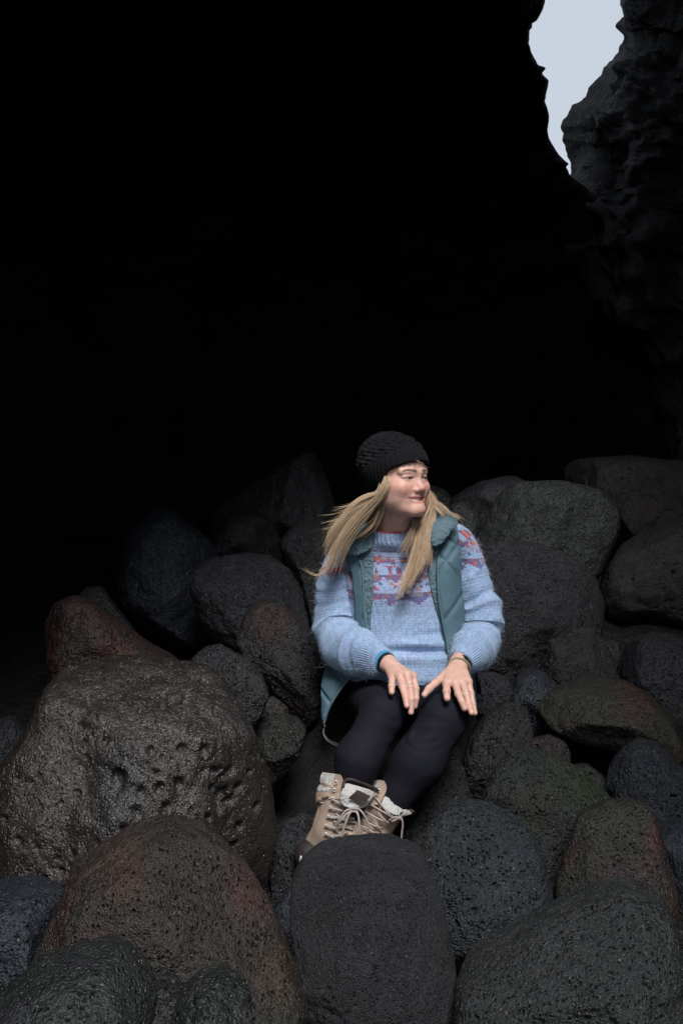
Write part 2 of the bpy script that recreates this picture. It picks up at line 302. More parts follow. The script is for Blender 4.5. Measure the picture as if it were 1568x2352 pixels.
ROCKS = [
 # label, outline, depth, half-thickness, options
 ('large brown-grey boulder riddled with holes, wet and shiny, filling the left side',
  [(125,1546),(165,1522),(225,1509),(325,1504),(400,1517),(450,1526),(500,1553),(528,1588),(552,1625),(578,1680),(602,1735),(622,1790),(637,1840),(641,1905),(634,1960),(620,2015),(600,2060),(420,2110),(140,2120),(0,2060),(-90,2000),(-110,1900),(-60,1810),(0,1763),(50,1708),(76,1660),(98,1590)],
  2.80,.30,dict(mat='wet',base=(.044,.036,.030),patch=(.026,.026,.028),amt=.35,pits=150,pr=(.005,.016),sp=.45,sub=7,seed=1,facets=[(0,-.35,1,.70),(-.75,-.7,.1,.62),(.8,-.7,.1,.74),(.15,-1,.25,.80)],e=.72,holes=[(275.0,1739,20.0),(245.0,1664,12.0),(262.5,1667,7.0),(375.0,1596,12.0),(430.0,1596,17.0),(345.0,1684,13.0),(410.0,1681,13.0),(385.0,1704,8.0),(367.5,1694,8.0),(321.0,1760,11.0),(357.5,1759,13.0),(400.0,1754,14.0),(285.0,1834,15.0),(312.5,1806,13.0),(502.5,1791,21.0),(480.0,1771,12.0),(515.0,1746,13.0),(492.5,1734,10.0),(522.5,1811,15.0),(500.0,1821,12.0),(205.0,1591,10.0),(487.5,1626,8.0),(430.0,1646,11.0),(502.5,1654,7.0),(185.0,1774,9.0),(65.0,1876,11.0),(205.0,1701,8.0),(367.5,1811,10.0),(327.5,1826,10.0),(467.5,1831,8.0),(592.5,1866,7.0),(65.0,2029,14.0),(142.5,1909,7.0),(60.0,1756,7.0),(202.5,1671,7.0),(195.0,1644,8.0),(320.0,1609,6.0),(272.5,1684,6.0),(352.5,1726,9.0),(457.5,1731,8.0),(540.0,1784,11.0),(565.0,1761,8.0),(425.0,1811,8.0),(382.5,1851,7.0),(115.0,1956,10.0),(37.5,1836,8.0),(100.0,1891,7.0),(167.5,1826,6.0),(150.0,1796,7.0),(107.5,1806,7.0),(545.0,1876,10.0),(530.0,1916,12.0),(300.0,1596,5.0),(345.0,1601,5.0),(280.0,1631,6.0),(225.0,1626,6.0),(385.0,1626,6.0),(455.0,1621,7.0)],knobs=[(185,1640,50,-.022),(195,1730,55,-.026),(200,1820,60,-.026),(190,1900,60,-.026),(150,1960,50,-.02)])),
 ('rust-tinged brown boulder with a domed top, low in the left foreground',
  [(345,1901),(385,1899),(430,1904),(500,1932),(575,2006),(620,2081),(665,2191),(700,2286),(716,2352),(710,2480),(400,2560),(50,2500),(35,2340),(60,2251),(90,2171),(125,2101),(160,2018),(205,1974),(275,1926)],
  2.15,.26,dict(mat='warm',base=(.040,.034,.027),patch=(.062,.032,.026),amt=.24,pits=560,pr=(.003,.009),sub=7,seed=2,facets=[(.5,-.6,.6,.85),(0,-1,.2,.85)],stains=[(590,2030,80,(.075,.034,.028)),(300,1960,60,(.07,.036,.024)),(250,2150,90,(.075,.032,.028)),(640,2200,70,(.065,.040,.024)),(620,2290,40,(.030,.036,.018))])),
 ('dark greenish boulder cut off by the bottom left corner of the view',
  [(-60,2330),(0,2301),(75,2241),(175,2206),(275,2199),(325,2219),(352,2256),(360,2320),(340,2400),(200,2450),(-60,2450)],
  1.78,.16,dict(mat='dull',base=GREEN,patch=GREY,amt=.4,seed=3,sub=6,pits=60,pr=(.003,.006))),
 ('greenish lump of rock at the bottom edge, right of the dark corner boulder',
  [(395,2350),(410,2300),(450,2264),(500,2250),(550,2264),(576,2300),(583,2360),(570,2440),(420,2440)],
  1.74,.11,dict(mat='dull',base=GREEN,seed=4,sub=6,bump=1.6)),
 ('knobbly black rock wedged between the two greenish lumps at the bottom edge',
  [(310,2300),(340,2262),(380,2274),(420,2282),(440,2330),(430,2400),(320,2420)],
  1.86,.10,dict(mat='dull',base=(.022,.022,.023),seed=5,sub=6,bump=3.5)),
 ('black boulder at the left edge under the large holed boulder',
  [(-90,2080),(0,2046),(80,2042),(145,2062),(170,2110),(130,2180),(80,2270),(-20,2300),(-100,2250)],
  2.45,.17,dict(mat='dull',base=BLUE,seed=6,sub=6)),
 ('small dark stone at the left edge above the large holed boulder',
  [(-50,1680),(0,1655),(30,1650),(62,1682),(60,1730),(20,1770),(-50,1780)],3.3,.12,dict(seed=7)),
 ('smooth fine-grained grey boulder in front of the tan boots',
  [(668,2020),(690,1983),(740,1947),(800,1937),(860,1934),(905,1935),(950,1948),(988,1990),(1012,2060),(1030,2150),(1045,2230),(1053,2300),(1040,2360),(1010,2460),(850,2500),(720,2430),(695,2310),(678,2200),(664,2090)],
  2.38,.19,dict(mat='fine',base=(.038,.038,.042),seed=8,sub=7,pits=160,pr=(.002,.005),facets=[(0,-.25,1,.80)],bump=.7,e=.75)),
 ('grey pitted rock beside the heel of the tan boots',
  [(620,2000),(628,1940),(650,1900),(690,1878),(750,1880),(780,1950),(730,2040),(650,2075),(622,2050)],3.08,.12,dict(mat='vesi',seed=9,sub=6)),
 ('narrow dark rock in the gap between the rust-tinged boulder and the smooth grey one',
  [(626,2095),(665,2045),(700,2080),(710,2220),(680,2230),(650,2165)],2.68,.09,dict(seed=10,base=BLUE)),
 ('bluish-grey boulder with coarse pores, just right of the smooth grey one',
  [(965,1975),(984,1911),(1024,1858),(1074,1850),(1144,1869),(1209,1904),(1236,1940),(1256,2010),(1268,2060),(1270,2100),(1236,2123),(1180,2165),(1100,2230),(1020,2200),(980,2120)],
  2.76,.19,dict(mat='vesi',base=(.027,.034,.040),seed=11,sub=7,pits=330,pr=(.003,.009),facets=[(.3,-.5,1,.8)])),
 ('dark holed boulder with a mossy ridge sloping down to the right',
  [(1104,1841),(1118,1800),(1134,1771),(1174,1731),(1214,1715),(1264,1730),(1324,1766),(1374,1804),(1412,1840),(1400,1880),(1345,1905),(1316,1950),(1290,2040),(1260,2060),(1200,1960),(1140,1900)],
  3.08,.16,dict(mat='vesi',base=(.028,.031,.031),patch=(.030,.034,.024),amt=.15,stains=[(1350,1790,45,(.034,.048,.018)),(1280,1750,35,(.034,.044,.022))],seed=12,sub=7,pits=320,pr=(.004,.011),facets=[(.55,-.4,1,.72),(-.3,-1,-.2,.8)])),
 ('olive boulder with a rust-red right shoulder in the lower right',
  [(1314,1911),(1329,1876),(1384,1849),(1449,1842),(1484,1851),(1504,1884),(1529,1961),(1550,2036),(1552,2106),(1480,2170),(1340,2170),(1272,2110),(1272,2050),(1286,2000)],
  2.78,.17,dict(mat='warm',base=(.034,.032,.025),patch=(.052,.028,.025),amt=.42,seed=13,sub=7,pits=230,pr=(.003,.009),facets=[(-.2,-.6,1,.78)],stains=[(1500,1900,45,(.085,.032,.026)),(1430,2020,90,(.052,.034,.034)),(1530,2050,40,(.07,.034,.026))])),
 ('largest dark boulder in the bottom right corner, long slope on its left',
  [(1046,2290),(1056,2240),(1134,2194),(1209,2146),(1284,2101),(1359,2066),(1434,2047),(1499,2060),(1542,2108),(1556,2186),(1572,2261),(1585,2400),(1500,2520),(1200,2540),(1060,2480),(1040,2380)],
  2.26,.27,dict(mat='vesi',base=(.028,.031,.031),seed=14,sub=7,pits=520,pr=(.003,.008),facets=[(-.3,-.5,1,.85)])),
 ('dark rock at the right edge behind the olive rust-red boulder',
  [(1500,1905),(1550,1888),(1620,1900),(1660,2000),(1640,2200),(1570,2200),(1540,2080),(1520,1960)],3.05,.15,dict(seed=15,base=BLUE)),
 ('blue-black boulder full of round holes at the right edge',
  [(1389,1790),(1398,1760),(1424,1729),(1464,1700),(1509,1711),(1549,1751),(1600,1800),(1620,1880),(1560,1930),(1480,1920),(1410,1880)],
  3.25,.14,dict(mat='vesi',base=BLUE,seed=16,sub=7,pits=300,pr=(.004,.010))),
 ('flat olive-brown boulder with an arched underside, right of the hands',
  [(1234,1631),(1240,1606),(1262,1590),(1334,1565),(1390,1562),(1434,1568),(1494,1601),(1544,1651),(1567,1711),(1556,1745),(1484,1720),(1440,1718),(1419,1716),(1374,1706),(1309,1691),(1264,1671)],
  3.6,.22,dict(mat='warm',base=(.046,.043,.032),patch=(.060,.034,.026),amt=.12,stains=[(1450,1590,60,(.075,.036,.026))],seed=17,sub=6,facets=[(0,-.3,1,.7),(.6,-.8,0,.8)],bump=.8)),
 ('dark rounded boulder at the right edge behind the flat olive one',
  [(1425,1550),(1432,1490),(1460,1466),(1500,1456),(1540,1460),(1600,1480),(1640,1560),(1620,1680),(1560,1700),(1480,1640)],4.15,.22,dict(seed=18,base=GREY,sub=6)),
 ('purplish egg-shaped boulder standing behind the flat olive one',
  [(1239,1535),(1249,1486),(1274,1441),(1314,1422),(1354,1436),(1386,1473),(1409,1516),(1421,1560),(1380,1610),(1300,1610),(1250,1580)],4.0,.17,dict(mat='vesi',base=(.036,.030,.032),seed=19,sub=6,pits=160,pr=(.004,.009))),
 ('small stone tucked behind the purplish egg-shaped boulder',
  [(1372,1475),(1396,1464),(1420,1478),(1426,1515),(1415,1550),(1385,1540)],4.25,.06,dict(seed=20,sub=4)),
 ('small pitted stone just right of the hand with the black watch',
  [(1070,1580),(1090,1548),(1132,1545),(1170,1560),(1180,1590),(1168,1640),(1110,1660),(1075,1640)],3.62,.09,dict(mat='vesi',seed=21)),
 ('blue-grey rounded stone left of the flat olive boulder',
  [(1155,1660),(1170,1600),(1184,1556),(1214,1535),(1250,1545),(1290,1582),(1270,1620),(1240,1680),(1190,1710)],3.72,.12,dict(base=BLUE,seed=22,sub=6)),
 ('dark weathered rock right of the knees',
  [(1060,1740),(1075,1690),(1109,1646),(1164,1614),(1209,1626),(1225,1680),(1215,1720),(1160,1790),(1110,1850),(1075,1830)],3.36,.12,dict(mat='vesi',seed=23,base=(.030,.028,.030),sub=6)),
 ('little reddish stone between the dark rock right of the knees and the flat olive one',
  [(1190,1720),(1215,1698),(1259,1689),(1296,1704),(1311,1731),(1308,1770),(1240,1800),(1195,1770)],3.42,.07,dict(mat='vesi',base=(.042,.030,.029),seed=24)),
 ('small dark stone deep in the hollow under the flat olive boulder',
  [(1290,1790),(1311,1759),(1345,1754),(1385,1780),(1400,1830),(1330,1850)],3.5,.06,dict(seed=25,base=GREEN,sub=4)),
 ('pitted dark rock under the lower leg on the right',
  [(890,1960),(930,1860),(999,1790),(1040,1730),(1062,1760),(1088,1850),(1060,1900),(1000,1960),(940,2000)],3.16,.11,dict(mat='vesi',seed=26,base=(.028,.026,.025),sub=6)),
 ('broad dark boulder the person sits on',
  [(745,1610),(720,1650),(698,1700),(660,1755),(622,1805),(632,1860),(700,1920),(880,1960),(1030,1900),(1075,1760),(1095,1640),(1060,1585),(930,1570),(820,1580)],3.5,.26,dict(mat='fine',seed=27,base=(.032,.028,.026),sub=6,bump=1.4)),
 ('small mossy stone between the large holed boulder and the seat boulder',
  [(583,1668),(615,1650),(650,1642),(690,1655),(704,1680),(690,1730),(640,1790),(605,1750),(590,1710)],3.22,.10,dict(mat='vesi',seed=28,base=(.028,.031,.024),sub=6)),
 ('tiny brown stone perched above the small mossy one',
  [(585,1640),(598,1608),(628,1600),(662,1626),(665,1660),(610,1675)],3.32,.05,dict(seed=29,base=(.036,.030,.026))),
 ('knob of grey rock peeking over the right shoulder of the large holed boulder',
  [(430,1530),(445,1508),(475,1485),(508,1480),(540,1500),(550,1560),(490,1590),(440,1570)],3.3,.08,dict(mat='vesi',seed=30,base=GREY)),
 ('grey holed rock touching the right shoulder of the large holed boulder',
  [(490,1560),(505,1515),(540,1500),(578,1520),(606,1560),(619,1596),(600,1640),(575,1670),(530,1650),(495,1610)],3.18,.11,dict(mat='vesi',seed=31,base=(.033,.033,.035),sub=6,pits=120,pr=(.004,.009))),
 ('big rusty-brown topped dark boulder left of the elbow',
  [(540,1470),(552,1428),(575,1396),(603,1380),(650,1390),(700,1430),(745,1480),(765,1560),(755,1620),(715,1665),(680,1672),(640,1640),(600,1580),(560,1520)],3.55,.2,dict(mat='vesi',seed=32,base=(.029,.029,.031),patch=(.050,.032,.026),amt=.35,sub=6,stains=[(620,1430,75,(.058,.036,.030))])),
 ('round pitted grey boulder behind, left of the elbow at mid height',
  [(436,1345),(448,1305),(480,1284),(520,1274),(565,1270),(620,1277),(665,1308),(695,1360),(707,1430),(700,1500),(600,1530),(530,1505),(480,1460),(450,1400)],4.1,.24,dict(mat='vesi',seed=33,base=(.030,.032,.038),sub=6,pits=200,pr=(.004,.010))),
 ('tall dark boulder left of the round pitted one',
  [(270,1340),(285,1240),(305,1205),(345,1166),(395,1163),(450,1211),(500,1262),(520,1330),(500,1480),(450,1530),(370,1510),(330,1430),(280,1390)],4.55,.27,dict(seed=34,base=BLUE,sub=6)),
 ('dim boulder hidden between the round pitted one and the shoulder',
  [(636,1245),(680,1200),(740,1196),(790,1250),(800,1450),(730,1480),(700,1400),(660,1310)],4.45,.2,dict(mat='vesi',seed=35,base=GREY)),
 ('pointed slab of rock rising in the dark behind the blowing hair',
  [(478,1186),(520,1150),(575,1110),(640,1071),(690,1045),(716,1034),(738,1058),(755,1110),(780,1190),(790,1260),(700,1290),(560,1270)],5.3,.3,dict(seed=36,base=GREY,sub=6,facets=[(-.5,-.7,.6,.7)])),
 ('dim rounded rock in front of the pointed slab',
  [(478,1200),(530,1177),(600,1176),(632,1200),(650,1260),(640,1310),(560,1330),(490,1290)],4.9,.17,dict(seed=37,base=(.022,.022,.024))),
 ('rust-brown boulder lying behind the top of the large holed boulder',
  [(98,1430),(125,1385),(165,1366),(210,1374),(300,1448),(360,1490),(415,1520),(420,1570),(250,1600),(130,1590),(108,1510)],3.6,.2,dict(mat='dull',seed=38,base=(.045,.028,.025),patch=(.075,.030,.024),amt=.6,sub=6)),
 ('dark stone behind the rust-brown boulder at the left',
  [(180,1370),(200,1346),(235,1346),(265,1390),(310,1448),(280,1490),(200,1450)],4.1,.1,dict(seed=39,base=GREY)),
 ('big flat-topped greenish boulder behind the shoulder on the right',
  [(1060,1270),(1105,1215),(1128,1160),(1150,1128),(1190,1105),(1290,1104),(1380,1125),(1416,1168),(1418,1215),(1392,1285),(1370,1330),(1240,1360),(1100,1340)],4.9,.3,dict(mat='dull',seed=40,base=(.032,.035,.034),sub=6,facets=[(-.5,-.7,.4,.7),(.3,-1,.1,.8)])),
 ('highest boulder of the pile at the upper right, reddish brown',
  [(1288,1085),(1300,1062),(1350,1047),(1450,1045),(1568,1058),(1640,1080),(1660,1200),(1600,1280),(1450,1260),(1400,1200),(1310,1130)],5.6,.34,dict(mat='warm',seed=41,base=(.038,.034,.031),patch=(.048,.034,.030),amt=.5,sub=6,pits=80,pr=(.006,.014))),
 ('boulder at the right edge beneath the reddish brown highest one',
  [(1376,1390),(1385,1318),(1430,1250),(1500,1200),(1570,1178),(1660,1180),(1690,1400),(1600,1460),(1500,1420),(1400,1425)],4.85,.3,dict(mat='warm',seed=42,base=(.036,.033,.031),sub=6,pits=60,pr=(.006,.014),facets=[(-.3,-.7,.6,.8)])),
 ('massive grey-violet boulder directly behind the arm on the right',
  [(1000,1400),(1040,1290),(1090,1252),(1150,1243),(1220,1244),(1300,1270),(1362,1318),(1387,1381),(1382,1451),(1330,1500),(1260,1560),(1180,1610),(1080,1610),(1010,1540)],4.2,.3,dict(mat='vesi',seed=43,base=(.032,.031,.036),sub=6,facets=[(.3,-.8,-.5,.7),(0,-.6,1,.8)])),
 ('faint boulder in the dark between the face and the greenish boulder',
  [(1030,1150),(1060,1128),(1100,1106),(1150,1093),(1182,1090),(1215,1110),(1190,1200),(1120,1270),(1050,1230)],5.5,.25,dict(seed=44,base=GREY)),
 ('dim stone just right of the collar',
  [(1010,1165),(1060,1150),(1095,1172),(1110,1215),(1090,1260),(1020,1250)],5.15,.12,dict(seed=45,base=GREEN)),
 ('dim stone right behind the face and the blowing wisp',
  [(940,1130),(985,1112),(1020,1124),(1050,1158),(1060,1220),(960,1240)],5.6,.15,dict(seed=46,base=(.022,.022,.022),sub=4)),
]
for lb, ol, d, T, kw in ROCKS: rock(lb, ol, d, T, **kw)
# ------------------------------------------------------------------ cave
CM = rock_mat('cave_rock', 22, 1.0, 60, .6, .8, 0, .12, 2)
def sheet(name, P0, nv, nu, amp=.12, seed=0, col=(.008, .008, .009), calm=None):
    v = P0.reshape(-1, 3)
    big = fbm(v * .8, seed, 4, .55) * amp * 1.6; rg = (1 - 2 * np.abs(fbm(v * 2.2 + 5, seed + 5, 4, .6))) * amp * .8
    rg2 = (1 - 2 * np.abs(fbm(v * 6.5 + 2, seed + 9, 3, .6))) ** 2 * amp * .22
    w = (big + rg + rg2) * (1 if calm is None else calm) + fbm(v * 6, seed + 3, 4, .65) * amp * .40 * (.3 + .7 * (1 if calm is None else calm))
    w = w[:, None]
    du = np.gradient(P0, axis=1).reshape(-1, 3); dv = np.gradient(P0, axis=0).reshape(-1, 3)
    n = np.cross(du, dv); n /= np.linalg.norm(n, axis=1)[:, None] + 1e-9
    v = v + n * w
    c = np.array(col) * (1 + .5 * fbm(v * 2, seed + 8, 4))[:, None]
    return tag(mesh_obj(name, v, grid_faces(nv, nu), CM, col=c), kind='structure')
# fine edges traced from the opening (photo units): y -> x
EL = [(-2600,1215),(-1200,1300),(-400,1270),(-150,1258),(0,1250),(20,1246),(35,1237),(40,1226),(50,1218),(60,1221),(66,1215),(85,1214),(97,1213),(110,1217),(130,1224),(150,1236),(155,1252),(160,1251),(168,1244),(176,1250),(185,1258),(210,1254),(232,1252),(245,1258),(268,1262),(285,1259),(300,1257),(320,1262),(340,1274),(355,1282),(368,1293),(376,1306),(384,1300),(392,1306),(403,1310),(430,1345),(520,1420),(700,1520),(900,1700),(1700,1800)]
ER = [(-2600,1230),(-1200,1320),(-400,1420),(-150,1436),(0,1430),(10,1426),(20,1430),(28,1440),(36,1436),(43,1426),(60,1417),(72,1425),(82,1430),(94,1435),(102,1424),(118,1418),(130,1404),(150,1382),(170,1376),(200,1356),(222,1344),(240,1326),(258,1308),(280,1295),(292,1292),(305,1297),(322,1292),(340,1302),(350,1308),(372,1309),(385,1309),(400,1312),(412,1306),(430,1300),(470,1285),(520,1310),(560,1275),(600,1300),(650,1335),(700,1345),(760,1420),(820,1450),(900,1490),(1100,1530),(1700,1560)]
def edge(tab, y):
    a = np.array(tab, float); return np.interp(y, a[:, 0], a[:, 1])
def py_rows(): return np.concatenate([np.linspace(-3400, -100, 90, endpoint=False), np.linspace(-100, 450, 200, endpoint=False), np.linspace(450, 1700, 90)])
# back and overhead rock, its right-hand rim is the left rim of the opening
H = 2.6  # unseen overhang kept low and far forward to shade the rear boulders
rows = py_rows(); nu = 170
s = np.linspace(0, 1, nu) ** 1.6
G = np.zeros((len(rows), nu, 3))
for i, y in enumerate(rows):
    el = (1176 - y) * K
    dmax = 7.5
    d0 = 1 / ((1 / dmax) ** 4 + (max(el, 1e-4) / H) ** 4) ** .25
    d0 = max(d0, 1.6)
    ex = edge(EL, y)
    for j, t in enumerate(s):
        px = ex - t * 3600
        roll = np.exp(-t * 200) * .25         # the rim rolls back, away from the viewer
        dd = d0 + roll - 2.2 * smooth01(min(1, t * 1.1))* (d0 / dmax)
        G[i, j] = P(px, y, dd)
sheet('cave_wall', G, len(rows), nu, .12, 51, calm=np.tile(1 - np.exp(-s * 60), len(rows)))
# right-hand cliff
s2 = np.linspace(0, 1, 120) ** 1.4
G = np.zeros((len(rows), 120, 3))
for i, y in enumerate(rows):
    el = (1176 - y) * K
    dmax = 7.0
    d0 = 1 / ((1 / dmax) ** 4 + (max(el, 1e-4) / (H + 2.0)) ** 4) ** .25
    ex = edge(ER, y)
    for j, t in enumerate(s2):
        px = ex + t * 1500
        dd = d0 + np.exp(-t * 90) * .35 - 1.6 * t * (d0 / dmax)
        G[i, j] = P(px, y, dd)
sheet('cliff', G, len(rows), 120, .36, 61, (.036, .037, .040), calm=np.tile(1 - np.exp(-s2 * 45), len(rows)))
# side walls, out of view, set to shade both flanks of the pile
def side(sg, x0, slope, y0, seed):
    ys = np.linspace(y0, 7.5, 130); zs = np.linspace(-.3, 4.6, 110); G = np.zeros((130, 110, 3))
    for i, y in enumerate(ys):
        for j, z in enumerate(zs):
            x = x0 + slope * (y - 1) + .25 * math.sin((z - .5) * .8) + (max(0, y - 4.2) * .15) - .35 * smooth01(min(1, max(0, (z - 1.8) / 2.8)))
            G[i, j] = (sg * x, y, z)
    sheet('shading_side_wall', G, 130, 110, .13, seed)
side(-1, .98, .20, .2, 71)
side(1, 1.75, .36, .4, 81)  # right wall added beyond the view to darken the right-hand boulders
#PERSON
# ------------------------------------------------------------------ person: implicit-surface tools
def smin(a, b, k):
    h = np.clip(.5 + .5 * (b - a) / k, 0, 1); return b * (1 - h) + a * h - k * h * (1 - h)
def cone(a, b, ra, rb):
    a = np.asarray(a, float); b = np.asarray(b, float)
    def f(p):
        ab = b - a; t = np.clip(((p - a) @ ab) / (ab @ ab), 0, 1)
        return np.linalg.norm(p - a - t[:, None] * ab, axis=1) - (ra + (rb - ra) * t)
    return f
def ell(c, r):
    c = np.asarray(c, float); r = np.asarray(r, float)
    def f(p):
        q = (p - c) / r; k0 = np.linalg.norm(q, axis=1); k1 = np.linalg.norm(q / r, axis=1) + 1e-9
        return k0 * (k0 - 1) / k1
    return f
def combine(prims):
    def f(p):
        d = None
        for op, g, k in prims:
            v = g(p)
            if d is None: d = v
            elif op == '+': d = smin(d, v, k)
            else: d = -smin(-d, v, k)
        return d
    return f
def nets(fn, lo, hi, h):
    lo = np.asarray(lo, float); n = np.ceil((np.asarray(hi) - lo) / h).astype(int) + 1
    n = ((n + 3) // 4) * 4 + 1
    ax = [lo[i] + np.arange(n[i]) * h for i in range(3)]
    cx = [a[::4] for a in ax]
    g = np.stack(np.meshgrid(*cx, indexing='ij'), -1); cs = g.shape[:3]
    fc = fn(g.reshape(-1, 3)).reshape(cs)
    near = np.abs(fc) < 4 * h * 2.2
    F = np.empty(n); idx = [np.minimum((np.arange(n[i]) + 2) // 4, cs[i] - 1) for i in range(3)]
    F = fc[np.ix_(*idx)].copy(); M = near[np.ix_(*idx)]
    ii = np.nonzero(M); pts = np.stack([ax[k][ii[k]] for k in range(3)], 1)
    out = np.empty(len(pts))
    for s0 in range(0, len(pts), 400000): out[s0:s0 + 400000] = fn(pts[s0:s0 + 400000])
    F[ii] = out
    S = F < 0
    m = [n[i] - 1 for i in range(3)]
    cnt = np.zeros(m, int)
    for dx in (0, 1):
        for dy in (0, 1):
            for dz in (0, 1): cnt += S[dx:dx + m[0], dy:dy + m[1], dz:dz + m[2]]
    act = (cnt > 0) & (cnt < 8); ai = np.nonzero(act); nid = -np.ones(m, int); nid[ai] = np.arange(len(ai[0]))
    acc = np.zeros((len(ai[0]), 3)); w = np.zeros(len(ai[0]))
    for axis in range(3):
        o1, o2 = [k for k in range(3) if k != axis]
        for a in (0, 1):
            for b in (0, 1):
                c0 = [ai[0].copy(), ai[1].copy(), ai[2].copy()]; c0[o1] += a; c0[o2] += b
                c1 = [x.copy() for x in c0]; c1[axis] += 1
                f0, f1 = F[tuple(c0)], F[tuple(c1)]; x = (f0 < 0) != (f1 < 0)
                t = np.where(x, f0 / np.where(x, f0 - f1, 1), 0)
                loc = np.zeros((len(t), 3)); loc[:, o1] = a; loc[:, o2] = b; loc[:, axis] = t
                acc[x] += loc[x]; w[x] += 1
    V = lo + (np.stack(ai, 1) + acc / w[:, None]) * h
    quads = []
    for axis in range(3):
        o1, o2 = (axis + 1) % 3, (axis + 2) % 3
        sl = [slice(0, n[k] - 1) for k in range(3)]; sl2 = list(sl)
        sl[axis] = slice(0, n[axis] - 1); sl2[axis] = slice(1, n[axis])
        for k in (o1, o2): sl[k] = slice(1, n[k] - 1); sl2[k] = slice(1, n[k] - 1)
        A, B = S[tuple(sl)], S[tuple(sl2)]; e = np.nonzero(A != B)
        if not len(e[0]): continue
        base = [e[0].copy(), e[1].copy(), e[2].copy()]; base[o1] += 1; base[o2] += 1
        def cid(a, b):
            c = [x.copy() for x in base]; c[o1] -= a; c[o2] -= b; return nid[tuple(c)]
        q = np.stack([cid(1, 1), cid(0, 1), cid(0, 0), cid(1, 0)], 1)
        fl = ~A[e]; q[fl] = q[fl][:, ::-1]; quads.append(q)
    Q = np.concatenate(quads); Q = Q[(Q >= 0).all(1)]
    return V, Q
def ray_depth(fn, px, py, d0=2.5, d1=3.6, fallback=None):
    d = d0
    for _ in range(200):
        v = float(fn(P(px, py, d)[None])[0])
        if v < .0006: return d
        d += max(v * .9, .0004)
        if d > d1: return fallback
    return d
def tube(path, rad, sides=6, closed_ends=True):
    path = np.asarray(path, float); n = len(path); rad = np.full(n, rad) if np.isscalar(rad) else np.asarray(rad)
    T = np.gradient(path, axis=0); T /= np.linalg.norm(T, axis=1)[:, None] + 1e-12
    up = np.array([0, 0, 1.]) if abs(T[0][2]) < .9 else np.array([1., 0, 0])
    N = []; x = np.cross(T[0], up); x /= np.linalg.norm(x)
    for t in T:
        x = x - t * (x @ t); x /= np.linalg.norm(x) + 1e-12; N.append(x)
    N = np.array(N); B = np.cross(T, N); a = np.arange(sides) * 2 * math.pi / sides
    v = path[:, None] + rad[:, None, None] * (np.cos(a)[None, :, None] * N[:, None] + np.sin(a)[None, :, None] * B[:, None])
    v = v.reshape(-1, 3); f = grid_faces(n, sides, True)
    if closed_ends:
        v = np.vstack([v, path[0], path[-1]]); k = n * sides
        e0 = np.array([[j, (j + 1) % sides, k, k] for j in range(sides)]); e1 = np.array([[(n - 1) * sides + (j + 1) % sides, (n - 1) * sides + j, k + 1, k + 1] for j in range(sides)])
        f3 = np.vstack([e0, e1])[:, :3]; return v, f, f3
    return v, f, None
def join(parts):
    V = []; F = []; k = 0
    for v, f, f3 in parts:
        V.append(v); F += (f + k).tolist()
        if f3 is not None: F += (f3 + k).tolist()
        k += len(v)
    return np.vstack(V), F
def unit(v): return v / (np.linalg.norm(v) + 1e-12)
# ------------------------------------------------------------------ materials of the person
SKIN, tS, bS = new_mat('skin', rough=.48, spec=.35)
_a = tS.new('ShaderNodeAttribute', attribute_name='Col'); _tc = tS.new('ShaderNodeTexCoord')
_n = tS.new('ShaderNodeTexNoise', i_Scale=420.0, i_Detail=3.0); tS.link(_tc.outputs['Object'], _n.inputs['Vector'])
_n2 = tS.new('ShaderNodeTexNoise', i_Scale=60.0, i_Detail=3.0); tS.link(_tc.outputs['Object'], _n2.inputs['Vector'])
_s = tS.new('ShaderNodeVectorMath', operation='SCALE'); tS.link(_a.outputs['Color'], _s.inputs[0]); tS.link(tS.math('MULTIPLY_ADD', _n2.outputs[0], .45, .77), _s.inputs['Scale'])
tS.link(_s.outputs[0], bS.inputs['Base Color'])
_b = tS.new('ShaderNodeBump', i_Strength=.25, i_Distance=.001); tS.link(_n.outputs[0], _b.inputs['Height']); tS.link(_b.outputs[0], bS.inputs['Normal'])
bS.inputs['Subsurface Weight'].default_value = .12; bS.inputs['Subsurface Scale'].default_value = .008; bS.inputs['Subsurface Radius'].default_value = (1, .4, .25)
KNIT = bumped('mohair_knit', (.3, .4, .6), .9, .15, 900, .5, .0012, .22, True, Sheen_Weight=.25, Sheen_Roughness=.6)
FUZZ = bumped('mohair_fuzz', (.42, .52, .68), .8, .1, 50, .0, .001, .1)
TEAL = bumped('teal_vest_shell', (.085, .158, .200), .62, .3, 260, .35, .0015, .12)
SHERPA = bumped('sherpa_lining', (.125, .19, .225), .95, .1, 190, .9, .004, .30)
LEGG = bumped('navy_leggings', (.0095, .0095, .0165), .82, .2, 700, .4, .0008, .2)
BEAN = bumped('black_wool', (.009, .009, .012), .92, .15, 420, .8, .002, .35, Sheen_Weight=.03)
HAIRM = bumped('blonde_hair', (.5, .36, .2), .42, .45, 60, .0, .001, .12, True)
_m = HAIRM.node_tree; _o = _m.nodes['Material Output']; _p = _m.nodes['Principled BSDF']; _t = _m.nodes.new('ShaderNodeBsdfTranslucent'); _x = _m.nodes.new('ShaderNodeMixShader'); _x.inputs[0].default_value = .12
_m.links.new(_p.inputs['Base Color'].links[0].from_socket, _t.inputs['Color']); _m.links.new(_p.outputs[0], _x.inputs[1]); _m.links.new(_t.outputs[0], _x.inputs[2]); _m.links.new(_x.outputs[0], _o.inputs['Surface'])
TAN = bumped('tan_nubuck', (.30, .185, .115), .85, .2, 160, .5, .0015, .16, True)
WOOL = bumped('grey_wool_felt', (.52, .51, .50), .95, .1, 330, 1.0, .003, .42)
DARKL = bumped('dark_brown_leather', (.045, .033, .030), .6, .3, 240, .5, .001, .2)
